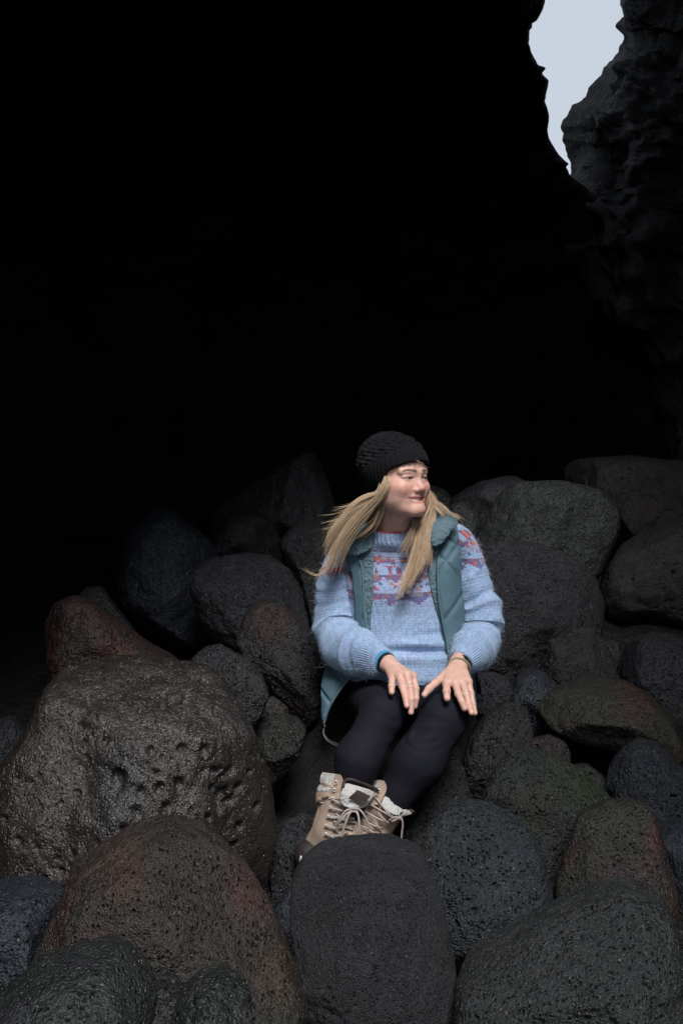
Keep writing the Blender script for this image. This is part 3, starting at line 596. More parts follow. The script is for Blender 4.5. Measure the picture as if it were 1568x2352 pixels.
RUB = bumped('dark_rubber', (.03, .025, .024), .55, .35, 200, .3, .001, .15)
LACE = bumped('waxed_lace', (.40, .35, .33), .8, .2, 800, .6, .001, .25)
CORD = bumped('grey_cord', (.10, .10, .115), .7, .3, 400, .3, .001, .2)
METAL, _, _ = new_mat('ring_silver', (.85, .84, .82), .38, .5, Metallic=.55)
BLKR = bumped('black_strap', (.008, .008, .01), .4, .4, 300, .2, .001, .1)
CUFFB = bumped('blue_ribbed_cuff', (.06, .27, .50), .85, .2, 500, .5, .001, .12)
BRAID = bumped('braided_cord', (.30, .25, .17), .9, .1, 500, .7, .001, .25)
TOOTH, _, _ = new_mat('teeth', (.92, .89, .83), .25, .5)
# ------------------------------------------------------------------ person
SEAT = P(915, 1640, 3.38)
person = bpy.data.objects.new('person', None); COL.objects.link(person); person.location = SEAT
person.empty_display_size = .2
tag(person, 'seated person in blue patterned sweater, teal vest and black knit hat, looking aside and smiling', 'person')
def part(name, v, f, mat, parent=None, **kw): return mesh_obj(name, v, f, mat, parent if parent is not None else person, **kw)
# legs
LHIP, LKN, LCF, LAN = P(845,1585,3.36), P(878,1643,2.985), P(823,1743,2.945), P(795,1862,2.955)
RHIP, RKN, RCF, RAN = P(985,1585,3.36), P(1018,1650,3.0), P(961,1746,2.975), P(893,1850,2.98)
def leg_sdf(off=0):
    lg = combine([('+', cone(LHIP, LKN, .084 + off, .057 + off), 0), ('+', cone(LKN, LCF, .056 + off, .055 + off), .012), ('+', cone(LCF, LAN, .055 + off, .044 + off), .03)])
    rg = combine([('+', cone(RHIP, RKN, .086 + off, .064 + off), 0), ('+', cone(RKN, RCF, .062 + off, .063 + off), .012), ('+', cone(RCF, RAN, .063 + off, .046 + off), .03)])
    hp = ell(P(914,1572,3.40), (.175 + off, .12 + off, .10 + off))
    return lambda p: smin(hp(p), smin(lg(p), rg(p), .004), .03)
LEG = leg_sdf()
def leg_folds(p):
    d = LEG(p)
    for (a, b, amp) in ((P(822,1622,2.97), P(850,1604,2.95), .005), (P(950,1692,2.94), P(990,1682,2.92), .005), (P(953,1680,2.95), P(985,1668,2.92), .004)):
        c = cone(a, b, 0, 0)(p); d = d + amp * np.exp(-(c / .007) ** 2) - amp * .6 * np.exp(-((c - .014) / .009) ** 2)
    return d + +.0024 * fbm(p * np.array([14, 14, 26]), 5, 3) + .0006 * np.sin(fbm(p * np.array([9, 9, 14]), 8, 2) * 14)
v, f = nets(leg_folds, (-.17, 2.84, .5), (.42, 3.54, 1.12), .0042)
leggings = part('leggings', v, f, LEGG)
# ---- head in its own frame (x to the person's left, y forward, z up)
HC = P(909, 1098, 3.17); YAW, ROLL = R(43), R(1.5)
cY, sY = math.cos(YAW), math.sin(YAW); cR, sR = math.cos(ROLL), math.sin(ROLL)
MH = np.array([[cY, sY, 0], [sY, -cY, 0], [0, 0, 1]]).T      # rows: images of local x, y, z
def h2w(p):
    p = np.atleast_2d(p); q = np.stack([p[:, 0] * cY + p[:, 1] * sY, p[:, 0] * sY - p[:, 1] * cY, p[:, 2]], 1)
    x = q[:, 0] * cR - q[:, 2] * sR; z = q[:, 2] * cR + q[:, 0] * sR
    return np.stack([x, q[:, 1], z], 1) + HC
def w2h(p):
    q = p - HC; x = q[:, 0] * cR + q[:, 2] * sR; z = q[:, 2] * cR - q[:, 0] * sR
    return np.stack([x * cY + q[:, 1] * sY, x * sY - q[:, 1] * cY, z], 1)
head_prims = [('+', ell((0,-.015,.035), (.073,.092,.082)), 0), ('+', ell((0,.028,-.030), (.060,.060,.078)), .02), ('+', ell((0,.030,.045), (.058,.054,.052)), .02)]
for s in (-1, 1):
    head_prims += [('+', ell((s*.038,.052,-.030), (.028,.031,.027)), .018),
        ('+', cone((s*.054,.0,-.058), (s*.014,.072,-.091), .015, .014), .026),
        ('+', cone((s*.010,.081,.012), (s*.044,.066,.015), .008, .010), .012),
        ('-', ell((s*.032,.104,-.004), (.016,.022,.0105)), .014),
        ('+', ell((s*.031,.0695,-.004), (.0150,.0130,.0108)), .006),
        ('+', cone((s*.018,.081,.0030), (s*.044,.070,.0005), .0026, .0022), .006),
        ('+', cone((s*.020,.079,-.0125), (s*.043,.069,-.0105), .0022, .0022), .008)]
head_prims += [('+', cone((0,.079,.006), (0,.093,-.029), .0070, .0098), .012), ('+', ell((0,.0955,-.032), (.0115,.0100,.0090)), .007)]
for s in (-1, 1): head_prims += [('+', ell((s*.0145,.0870,-.0365), (.0080,.010,.0075)), .005), ('-', ell((s*.0078,.0955,-.0445), (.0045,.0055,.0035)), .002)]
head_prims += [('+', ell((s*.043,.036,-.054), (.019,.026,.024)), .016) for s in (-1, 1)]
head_prims += [('+', ell((0,.069,-.058), (.032,.017,.022)), .014), ('+', ell((0,.076,-.0895), (.020,.017,.014)), .016)]
def lipz(x): return -.0618 + 5.5 * x * x
MX = -.0045
def lips(p):
    p = p - np.array([MX, 0, 0])
    # smile curve carried round the teeth
    x, y, z = p[:, 0], p[:, 1], p[:, 2]; ax = np.abs(x)
    yc = .0795 - 13 * x * x
    wx = np.clip(1 - (ax / .0310) ** 2, 0, 1)
    up = np.sqrt((y - yc) ** 2 + (z - lipz(x) - .0054 * wx - .001) ** 2) - .0030 * wx ** .5
    lo = np.sqrt((y - yc + .001) ** 2 + (z - lipz(x) + .0074 * wx + .001) ** 2) - .0045 * wx ** .5
    return np.minimum(np.where(ax < .031, up, 1), np.where(ax < .031, lo, 1))
def mouth_cut(p):
    p = p - np.array([MX, 0, 0])
    x, y, z = p[:, 0], p[:, 1], p[:, 2]; ax = np.abs(x); wx = np.clip(1 - (ax / .0280) ** 2, 0, 1)
    return np.maximum(np.maximum(np.abs(z - lipz(x)) - .0055 * wx ** .6, .0700 - 13 * x * x - y), ax - .0278)
HB = combine(head_prims); HCORE = combine(head_prims[:1] + [('+', ell((0,.030,.045), (.058,.054,.052)), .02)])
NB = P(903, 1250, 3.255)
neck_w = cone(h2w([(0,-.022,-.055)])[0], NB, .050, .047); neck2 = cone(h2w([(0,.030,-.070)])[0], P(903,1245,3.245), .028, .032)
def headsdf(p):
    q = w2h(p); d = HB(q)
    d = smin(d, lips(q), .004); d = -smin(-d, mouth_cut(q), .0015)
    # smile folds from nostril to mouth corner, crow's feet
    for s in (-1, 1):
        c = cone((s*.018,.093,-.037), (s*.036,.072,-.060), 0, 0)(q); d = d + .0010 * np.exp(-(c / .0035) ** 2)
        for a, b in (((s*.046,.070,.003), (s*.060,.050,.009)), ((s*.046,.070,-.001), (s*.060,.050,-.004)), ((s*.045,.07,-.006), (s*.058,.052,-.014))):
            c = cone(a, b, 0, 0)(q); d = d + .0003 * np.exp(-(c / .0018) ** 2)
    d = smin(d, neck_w(p), .022); d = smin(d, neck2(p), .03)
    return d
hv, hf = nets(headsdf, HC + np.array([-.12, -.14, -.20]), HC + np.array([.13, .14, .135]), .0013)
q = w2h(hv); col = np.tile(np.array((.72, .435, .36)), (len(hv), 1))
def blend(c, w): 
    global col
    w = np.clip(w, 0, 1)[:, None]; col = col * (1 - w) + np.array(c) * w
x, y, z = q.T; fr = (y > .03)
for s in (-1, 1):
    blend((.70, .28, .235), .65 * np.exp(-((x - s*.042) ** 2 + (z + .030) ** 2) / .0175 ** 2) * fr)
blend((.70, .32, .27), .6 * np.exp(-(x ** 2 + (z + .031) ** 2) / .013 ** 2) * (y > .088))
blend((.64, .30, .25), .45 * np.exp(-(x ** 2 / .02 ** 2 + (z + .097) ** 2 / .012 ** 2)) * fr)
for s in (-1, 1):
    sx = x * s
    bz = .0145 + .0045 * np.sin(np.clip((sx - .010) / .040, 0, 1) * math.pi * .62) - .004 * np.clip((sx - .035) / .02, 0, 1)
    th = .0042 - .0022 * np.clip((sx - .015) / .036, 0, 1)
    blend((.11, .065, .045), .9 * np.clip((th - abs(z - bz)) / .0016 + .5, 0, 1) * ((sx > .011) & (sx < .051)) * fr)
    ez = -.0045 + .0018 * (1 - ((sx - .031) / .014) ** 2)
    blend((.40, .19, .16), .6 * np.exp(-((sx - .032) ** 2 / .016 ** 2 + (z - .001) ** 2 / .006 ** 2)) * fr)
    inside = (abs(sx - .031) < .0135)
    blend((.025, .018, .016), np.clip((.0036 * np.sqrt(np.clip(1 - ((sx - .031) / .0135) ** 2, 0, 1)) - abs(z - ez)) / .0007 + .5, 0, 1) * inside * fr)
    ew = np.clip((.0026 * np.sqrt(np.clip(1 - ((sx - .031) / .0125) ** 2, 0, 1)) - abs(z - ez + .0006)) / .0006 + .2, 0, 1) * inside * fr
    blend((.42, .38, .36), .8 * ew * (abs(sx - .031 - s * .0015) > .0058)); blend((.035, .028, .028), ew * (abs(sx - .031 - s * .0015) <= .0058))
    blend((.02, .014, .012), .9 * np.clip((.0012 - abs(z - ez - .0022)) / .0007 + .5, 0, 1) * (abs(sx - .033) < .0155) * fr)
x = x - MX; lx = np.clip(1 - (np.abs(x) / .0318) ** 2, 0, 1)
ld = np.abs(z - lipz(x) + .0006)
blend((.62, .21, .20), .75 * np.clip((.0030 + .0086 * lx ** .7 - ld) / .0016, 0, 1) * (lx > 0) * (y > .055))
blend((.22, .06, .055), .9 * np.clip((.0034 * lx ** .6 - ld) / .0012, 0, 1) * (np.abs(x) < .0280) * (y > .055))
x = x + MX; head_col = col.copy()
# ---- hands
PALM = (.70, .43, .35)
def joint(px, py, d, r):
    for _ in range(60):
        if LEG(P(px, py, d)[None])[0] >= r * .92: break
        d -= .003
    return P(px, py, d)
def hand(spec, wrist, wr, elbow, thumb=None):
    prims = []; kn = []; tips = []
    for fg in spec:
        pts = [joint(a, b, d, r) for a, b, d, r in fg]; kn.append(pts[0]); tips.append((pts, [k[3] for k in fg]))
        prims.append((pts, [k[3] * 1.06 for k in fg]))
    W = P(*wrist)
    pal = []
    for (pts, rr) in prims: pal.append((cone(W + (pts[0] - W) * .15, pts[0], .0145, rr[0] * 1.22)))
    def fn(p):
        d = cone(W + unit(elbow - W) * .06, W, wr * .98, wr)(p)
        for g in pal: d = smin(d, g(p), .012)
        if thumb:
            tp = [joint(*t) for t in thumb]; td = cone(W, tp[0], .015, .013)(p); d = smin(d, td, .014)
            for i in range(len(tp) - 1): d = smin(d, cone(tp[i], tp[i + 1], thumb[i][3], thumb[i + 1][3])(p), .005)
        for (pts, rr) in prims:
            fd = None
            for i in range(len(pts) - 1):
                g = cone(pts[i], pts[i + 1], rr[i], rr[i + 1])(p)
                fd = g if fd is None else smin(fd, g, .002)
            for i in (1,): fd = smin(fd, np.linalg.norm(p - pts[i], axis=1) - rr[i] * 1.10, .003)
            base = np.linalg.norm(p - pts[0], axis=1)
            k = np.where(base < .016, .005, .0012)
            h = np.clip(.5 + .5 * (fd - d) / k, 0, 1); d = fd * (1 - h) + d * h - k * h * (1 - h)
            # tendon on the back of the hand
        return d
    allp = np.array([p for pts, _ in prims for p in pts] + [W] + ([joint(*t) for t in thumb] if thumb else []))
    return fn, allp, tips
LH = [[(900,1556,2.985,.0085),(899,1576,2.955,.0080),(899,1590,2.945,.0074)],
      [(917,1553,2.975,.0095),(924,1578,2.945,.0086),(931,1603,2.925,.0082),(934,1621,2.915,.0074)],
      [(934,1550,2.970,.0095),(941,1578,2.945,.0086),(945,1606,2.930,.0082),(943,1636,2.925,.0072)],
      [(948,1554,2.980,.0093),(954,1582,2.960,.0084),(955,1604,2.950,.0078),(952,1622,2.950,.0072)]]
LW = (889, 1524, 3.045)
RH = [[(1075,1566,2.985,.0085),(1081,1593,2.965,.0075),(1085,1616,2.95,.0070),(1090,1638,2.94,.0063)],
      [(1062,1568,2.975,.0095),(1070,1595,2.95,.0083),(1076,1617,2.935,.0079),(1082,1637,2.925,.0070)],
      [(1045,1570,2.970,.0098),(1052,1594,2.945,.0088),(1060,1612,2.93,.0084),(1066,1627,2.925,.0078)],
      [(1025,1568,2.975,.0098),(1025,1588,2.945,.0090),(1026,1604,2.935,.0084)]]
RTH = [(1020,1553,3.01,.0125),(998,1570,2.985,.0100),(985,1582,2.97,.0100),(974,1596,2.96,.0078)]
RW = (1053, 1524, 3.06)
ELL, ELR = P(772,1452,3.25), P(1100,1445,3.25)
lh, lp, ltips = hand(LH, LW, .0260, ELL); rh, rp, rtips = hand(RH, RW, .0265, ELR, RTH)
def mesh_hand(fn, ap):
    v, f = nets(fn, ap.min(0) - [.05, .03, .03], ap.max(0) + [.05, .07, .05], .0013)
    return v, f
lhv, lhf = mesh_hand(lh, lp); rhv, rhf = mesh_hand(rh, rp)
def hand_col(v, tips):
    c = np.tile(np.array(PALM), (len(v), 1))
    for pts, rr in tips:
        t = pts[-1]; dd = np.linalg.norm(v - t, axis=1); w = np.exp(-(dd / .011) ** 2)[:, None] * .55
        c = c * (1 - w) + np.array((.66, .30, .25)) * w
        for k in range(len(pts)):
            dd = np.linalg.norm(v - pts[k], axis=1); w = np.exp(-(dd / .010) ** 2)[:, None] * .22; c = c * (1 - w) + np.array((.62, .31, .26)) * w
        # nail
        ax = unit(pts[-1] - pts[-2]); nl = pts[-1] + np.array([0, -.6, .8]) * rr[-1] * .9 + ax * .002; dd = np.linalg.norm((v - nl), axis=1)
        w = (np.clip((.0052 - dd) / .001, 0, 1) * .6)[:, None]; c = c * (1 - w) + np.array((.78, .52, .46)) * w
    return c
# under the clothes: torso, arms, legs, feet
SHL, SHR = P(805,1262,3.29), P(1035,1250,3.29); ELL, ELR = P(772,1452,3.25), P(1100,1445,3.25)
bodyf = combine([('+', ell(P(912,1330,3.30), (.125,.085,.13)), 0), ('+', ell(P(920,1470,3.31), (.115,.085,.13)), .04), ('+', cone(SHL, SHR, .038, .038), .03), ('+', cone(NB, P(905,1300,3.29), .045, .07), .02),
    ('+', cone(SHL, ELL, .036, .032), .02), ('+', cone(ELL, P(LW[0]-14, LW[1]-4, LW[2]+.05), .031, .022), .02), ('+', cone(SHR, ELR, .036, .032), .02), ('+', cone(ELR, P(RW[0]+8, RW[1]-10, RW[2]+.04), .031, .022), .02),
    ('+', leg_sdf(-.012), .02), ('+', cone(LAN, P(775,1925,2.955), .034, .034), .02), ('+', cone(P(775,1925,2.955), P(845,1985,2.88), .030, .025), .02), ('+', cone(RAN, P(840,1915,2.99), .034, .034), .02), ('+', cone(P(840,1915,2.99), P(870,1975,2.92), .030, .024), .02)])
bv, bf = nets(bodyf, (-.22, 2.82, .48), (.46, 3.56, 1.5), .008)
V = []; F = []; C = []; k = 0
for vv, ff, cc in ((hv, hf, head_col), (lhv, lhf, hand_col(lhv, ltips)), (rhv, rhf, hand_col(rhv, rtips)), (bv, bf, np.tile(np.array(PALM), (len(bv), 1)))):
    V.append(vv); F.append(ff + k); C.append(cc); k += len(vv)
body = part('body', np.vstack(V), np.vstack(F), SKIN, col=np.vstack(C))
# teeth: one curved row
tx = np.linspace(-.0265, .0265, 100); tz = np.linspace(-.0060, .0066, 8); X, Z = np.meshgrid(tx, tz)
gap = np.abs(((X / .0058 + .5) % 1) - .5) * 2; Y = .0818 - 13 * X * X - .0010 * np.clip((gap - .75) / .25, 0, 1) ** 2
tv = np.stack([X + MX, Y, lipz(X) + Z * np.sqrt(np.clip(1 - (X / .029) ** 2, 0, 1)) + .0012], -1).reshape(-1, 3)
part('teeth', h2w(tv), grid_faces(8, 100), TOOTH)
# ---- beanie
def hatf(p):
    q = w2h(p)
    d = ell((0,-.020,.040), (.087,.100,.084))(q); d = smin(d, ell((0,-.044,.058), (.068,.070,.066))(q), .02)
    d = smin(d, ell((0,.02,.036), (.076,.074,.050))(q), .01)
    d = smin(d, HCORE(q) - .0075, .012)
    az = np.arctan2(q[:, 0], q[:, 1] + .03); el = q[:, 2] - .447 * q[:, 1]
    rib = np.cos(az * 46) * .0010 * np.clip((.045 - el) / .006, 0, 1)
    up = np.clip((el - .045) / .006, 0, 1)
    cab = (.0026 * np.cos(az * 14 + 1.3 * np.sin(el * 190)) * np.cos(az * 7) + .0018 * np.cos(az * 28 + el * 260) * np.cos(el * 300)) * up
    d = d - rib * 1.3 - cab * 1.5 + .0008 * up
    br = .0045 - .0040 * np.clip(q[:, 1] / .1, 0, 1)
    cut = -(q[:, 2] - (.0025 + .447 * q[:, 1] - .75 * np.maximum(0, .035 - q[:, 1]) ** 1.0 * np.clip(1.2 - .0 * q[:, 1], 0, 1)) - .0015 * np.sin(az * 3))
    d = -smin(-d, -cut, .004)
    return d
v, f = nets(hatf, HC + np.array([-.13, -.13, -.06]), HC + np.array([.12, .13, .14]), .0016)
beanie = part('beanie', v, f, BEAN)
# ---- sweater torso
TOR = np.array([  # py, centre x, half width, half depth (m), centre depth, tilt
 (1205,897,45,.064,3.235,.018),(1218,897,47,.065,3.235,.020),(1232,898,54,.067,3.24,.022),(1245,902,80,.070,3.255,.018),(1258,908,112,.080,3.27,.010),(1280,913,132,.094,3.285,.004),
 (1320,918,138,.108,3.29,0),(1380,922,132,.118,3.29,0),(1440,925,128,.122,3.285,0),(1490,930,130,.132,3.28,0),(1525,936,136,.142,3.275,0),(1545,938,138,.146,3.275,0),(1556,938,134,.142,3.275,0)])
def tor(y): return [np.interp(y, TOR[:, 0], TOR[:, i]) for i in range(1, 6)]
def torso_depth(px, py):
    cx, hw, dh, cd, tl = tor(py); t = np.clip(abs((px - cx) / hw), 0, .985); return cd - dh * (1 - t ** 2.3) ** (1 / 2.3)
def stitch_h(u, v):
    a = np.abs((u % 1) - .5); w = (v + a * 1.15) % 1
    return np.clip(1 - (np.abs(a - .25) / .25) ** 3, 0, 1) * (.80 + .20 * np.sin(math.pi * w))
RED, ORG, PUR, NAV, TANC, MAR = (.36,.05,.09), (.52,.17,.10), (.17,.09,.20), (.05,.075,.20), (.26,.21,.20), (.18,.05,.10)
PAL = np.array([PUR, RED, ORG, RED, MAR, NAV, PUR, NAV, TANC, RED])
def base_knit(u, v, seed=0):
    c = np.array((.30, .425, .615)); n = fbm(np.stack([u * .15, v * .5, u * 0 + seed], 1), 9, 2) * .10 + (h2(np.floor(u * 2), np.floor(v * 1.5), seed) - .5) * .34
    lil = (h2(np.floor(u * 2), np.floor(v / 2), seed + 5) > .8)[:, None]
    c = np.tile(c, (len(u), 1)) * (1 + n)[:, None]
    return np.where(lil, c * np.array((1.12, .97, 1.02)), c)
def pick(i, j, seed):
    t = fbm(np.stack([i * .13, j * .6, i * 0.], 1), seed, 2) * 1.3 + .5 + (h2(i, j, seed + 2) - .5) * .28
    return PAL[np.clip((t * len(PAL)).astype(int), 0, len(PAL) - 1)]
def yoke(u, v, y, edge_y, seed, scatter=True):
    """y: photo height of the stitch row; returns mask and colour"""
    i = np.floor(u); j = np.floor(v + np.abs((u % 1) - .5) * 1.15); r = h2(i, j, seed); r2 = h2(np.floor(i / 2), np.floor(j / 2), seed + 3)
    p = np.zeros(len(u)); D = edge_y - y     # distance above the bottom line
    def band(a, b, pr):
        nonlocal p
        p = np.where((D >= a) & (D < b), pr, p)
    p = np.where((D < 0) & (D > -13) & (np.abs((i % 7) - 3) < 3.2 + D / 4.0), .95, p)
    band(0, 6.2, .97); band(6.2, 13, .97); band(13, 19, .06); band(19, 31, .36); band(31, 42, .30); band(42, 54, .85); band(54, 76, .46); band(76, 83, .04); band(83, 92, .93); band(92, 99, .80); band(99, 113, .08); band(113, 120, .75); band(120, 126, .2)
    r = np.where((D > 54) & (D < 76), h2(i, np.floor(j / 3), seed + 11), r)
    c = pick(i, j, seed + 7)
    c = np.where(((D >= -13) & (D < 6.2) & (h2(i, j, seed + 9) < .7))[:, None], np.array(NAV) * 1.2 + np.array((.05,.02,.03)), c)
    return r < p * .96, c * .86 + np.array((.30,.36,.48)) * .14
rowh = 6.0
ys = np.linspace(1206, 1556, int(350 / rowh * 5)); nu = 126 * 6
phi = np.linspace(0, 2 * math.pi, nu, endpoint=False) - math.pi / 2     # seam at the back
G = np.zeros((len(ys), nu, 3)); US = np.zeros((len(ys), nu)); VS = np.zeros((len(ys), nu))
for i, y in enumerate(ys):
    cx, hw, dh, cd, tl = tor(y); c = P(cx, y, cd); w = hw * K * cd; e = 2 / 2.3
    cp, sp = np.cos(phi), np.sin(phi)
    G[i, :, 0] = c[0] + w * np.sign(cp) * np.abs(cp) ** e; G[i, :, 1] = cd - dh * np.sign(sp) * np.abs(sp) ** e; G[i, :, 2] = c[2] - tl * sp
    circ = 2 * math.pi * math.sqrt((w * w + dh * dh) / 2); US[i] = (phi - math.pi / 2) / (2 * math.pi) * circ / .0078; VS[i] = -(y - 1206) / rowh
def grid_normals(G, closed=True):
    if closed: du = np.roll(G, -1, 1) - np.roll(G, 1, 1)
    else: du = np.gradient(G, axis=1)
    dv = np.gradient(G, axis=0); n = np.cross(du, dv); return n / (np.linalg.norm(n, axis=2)[..., None] + 1e-9)
def outward(n, G, closed=True):
    c = G.mean(axis=1, keepdims=True); s = np.sign((n * (G - c)).sum(2).mean()); return n * s
n = outward(grid_normals(G), G)
PXg = 784 + G[..., 0] / (K * G[..., 1]); PYg = 1176 + (CZ - G[..., 2]) / (K * G[..., 1])
fold = .006 * fbm((G * np.array([5, 5, 14])).reshape(-1, 3), 77, 3).reshape(PXg.shape)
fold += -.016 * np.exp(-((PYg - 1496 - .02 * (PXg - 950)) / 7) ** 2) * np.exp(-((PXg - 965) / 75) ** 2) + .010 * np.exp(-((PYg - 1480) / 9) ** 2) * np.exp(-((PXg - 965) / 75) ** 2)
fold += .012 * np.exp(-((PYg - 1515) / 14) ** 2) - .006 * np.exp(-((PYg - 1455 + .15 * (PXg - 1000)) / 8) ** 2) * np.exp(-((PXg - 985) / 40) ** 2)
fold += .010 * (np.exp(-((PXg - 878) / 32) ** 2) + np.exp(-((PXg - 958) / 32) ** 2)) * np.exp(-((PYg - 1372) / 45) ** 2)
sh = stitch_h(US.ravel(), VS.ravel()).reshape(US.shape); rib = (PYg < 1247)
sh = np.where(rib, .5 + .5 * np.cos(US * math.pi * 1.3) + sh * .3, sh)
G2 = G + n * (fold + sh * .0056)[..., None]
u_, v_ = US.ravel(), VS.ravel(); yy = np.repeat(ys, nu) ; xx = PXg.ravel()
col = base_knit(u_, v_, 1)
ye = yy + ((xx - 905) / 90) ** 2 * 7
m, c = yoke(u_, v_, ye, 1371, 40); m &= (yy > 1250)
ms = (yy > 1248) & (yy < 1385); col = np.where((ms & ~m)[:, None], col * np.array((1.02, .93, .95)), col); col = np.where(m[:, None], c * (1 + (h2(np.floor(u_ * 2), np.floor(v_ * 2), 3) - .5) * .3)[:, None], col)
col = np.where((yy < 1210)[:, None], np.array((.36, .05, .09)), col)
sweater = part('sweater', G2.reshape(-1, 3), grid_faces(len(ys), nu, True), KNIT, col=col)
fuzz_src = [(G2.reshape(-1, 3)[np.arange(0, G2.size // 3, 7)], n.reshape(-1, 3)[np.arange(0, G2.size // 3, 7)])]
# ---- sleeves
def sleeve(pts, nstitch, seed, edge_y, cuff=18, rows=75, folds=()):
    pts = np.array([(*P(a, b, d), r * K * d) for a, b, d, r in pts]); nv = rows * 5
    # even spacing by length
    dense = catmull(pts, 600); L = np.concatenate([[0], np.cumsum(np.linalg.norm(np.diff(dense[:, :3], axis=0), axis=1))]); tt = np.linspace(0, L[-1], nv)
    q = np.stack([np.interp(tt, L, dense[:, i]) for i in range(4)], 1); path, rad = q[:, :3], q[:, 3]
    T = np.gradient(path, axis=0); T /= np.linalg.norm(T, axis=1)[:, None]; nu = nstitch * 6
    a = np.linspace(0, 2 * math.pi, nu, endpoint=False); back = np.array([0, 1., 0]); G = np.zeros((nv, nu, 3))
    for i in range(nv):
        b = unit(back - T[i] * (back @ T[i])); s = np.cross(T[i], b)
        G[i] = path[i] + rad[i] * (np.cos(a)[:, None] * b + np.sin(a)[:, None] * s)
    n = outward(grid_normals(G), G); U = np.tile(a / (2 * math.pi) * nstitch, (nv, 1)); Vv = np.tile(np.linspace(0, rows, nv)[:, None], (1, nu))
    PX = 784 + G[..., 0] / (K * G[..., 1]); PY = 1176 + (CZ - G[..., 2]) / (K * G[..., 1])
    fo = .007 * fbm(np.stack([np.cos(a)[None] * .8 + 0 * Vv, np.sin(a)[None] * .8 + 0 * Vv, Vv * .13 + seed], -1).reshape(-1, 3), 33 + seed, 3).reshape(Vv.shape)
    for (t0, amp, w) in folds: fo += amp * np.exp(-((Vv / rows - t0 - .02 * np.sin(a * 2)[None]) / w) ** 2)
    sh = stitch_h(U.ravel(), -Vv.ravel()).reshape(U.shape); end = np.clip((Vv - (rows - 7)) / 2, 0, 1)
    sh = sh * (1 - end * .6) + end * .6 * (.5 + .5 * np.cos(U * math.pi * 2))
    inn = np.clip((Vv - (rows - 1.2)) / 1.2, 0, 1) ** 2 * .006
    G2 = G + n * (fo + sh * .0056 - inn)[..., None]
    u, v = U.ravel(), -Vv.ravel(); col = base_knit(u, v, seed); y = PY.ravel() 
    m, c = yoke(u, v, y, edge_y, 60 + seed); col = np.where(m[:, None], c, col)
    o = part('sleeve', G2.reshape(-1, 3), grid_faces(nv, nu, True), KNIT, sweater, col=col)
    fuzz_src.append((G2.reshape(-1, 3)[::4], n.reshape(-1, 3)[::4])); return o
sleeve([(842,1262,3.30,40),(808,1268,3.285,42),(787,1296,3.28,39),(777,1330,3.275,41),(773,1370,3.27,43),(771,1410,3.26,45),(775,1448,3.24,49),(792,1480,3.19,51),(822,1500,3.14,49),(855,1512,3.09,40),(872,1518,3.07,33),(882,1522,3.055,28)], 44, 1, 1316, rows=60, folds=[(.30,.005,.02),(.40,-.004,.02),(.52,.007,.025),(.58,-.004,.03),(.66,.006,.02),(.78,.005,.02),(.84,-.004,.015)])
sleeve([(990,1244,3.30,38),(1030,1240,3.285,40),(1058,1262,3.28,38),(1074,1296,3.275,36),(1085,1335,3.27,38),(1097,1380,3.265,43),(1102,1420,3.255,45),(1101,1452,3.24,46),(1093,1480,3.19,46),(1078,1503,3.13,41),(1066,1517,3.09,33),(1058,1525,3.075,29)], 42, 2, 1296, rows=57, folds=[(.33,.004,.02),(.45,-.005,.02),(.50,.007,.02),(.60,.007,.022),(.66,-.004,.03),(.73,.006,.02),(.84,.005,.02)])
# mohair halo
def fibres(src, count, rng):
    P0 = np.vstack([a for a, b in src]); N0 = np.vstack([b for a, b in src]); i = rng.randint(0, len(P0), count)
    p, n = P0[i], N0[i]; L = rng.gamma(3, .0030, count); t = rng.normal(size=(count, 3)); t += np.array([0, 0, -.3]); d1 = n * .8 + t * .45; d1 /= np.linalg.norm(d1, axis=1)[:, None]
    d2 = n * .3 + t * .9 + rng.normal(size=(count, 3)) * .6; d2 /= np.linalg.norm(d2, axis=1)[:, None]
    side = np.cross(d1, rng.normal(size=(count, 3))); side /= np.linalg.norm(side, axis=1)[:, None]; r = .00018
    a = p; b = p + d1 * (L * .5)[:, None]; c = b + d2 * (L * .5)[:, None]
    V = np.stack([a - side * r, a + side * r, b - side * r * .8, b + side * r * .8, c], 1).reshape(-1, 3); k = np.arange(count)[:, None] * 5
    F = np.concatenate([k + np.array([0, 1, 3]), k + np.array([0, 3, 2]), k + np.array([2, 3, 4])], 1).reshape(-1, 3)
    return V, F
v, f = fibres(fuzz_src, 34000, np.random.RandomState(5)); tag(part('mohair_fuzz', v, f, FUZZ, sweater), kind='stuff')
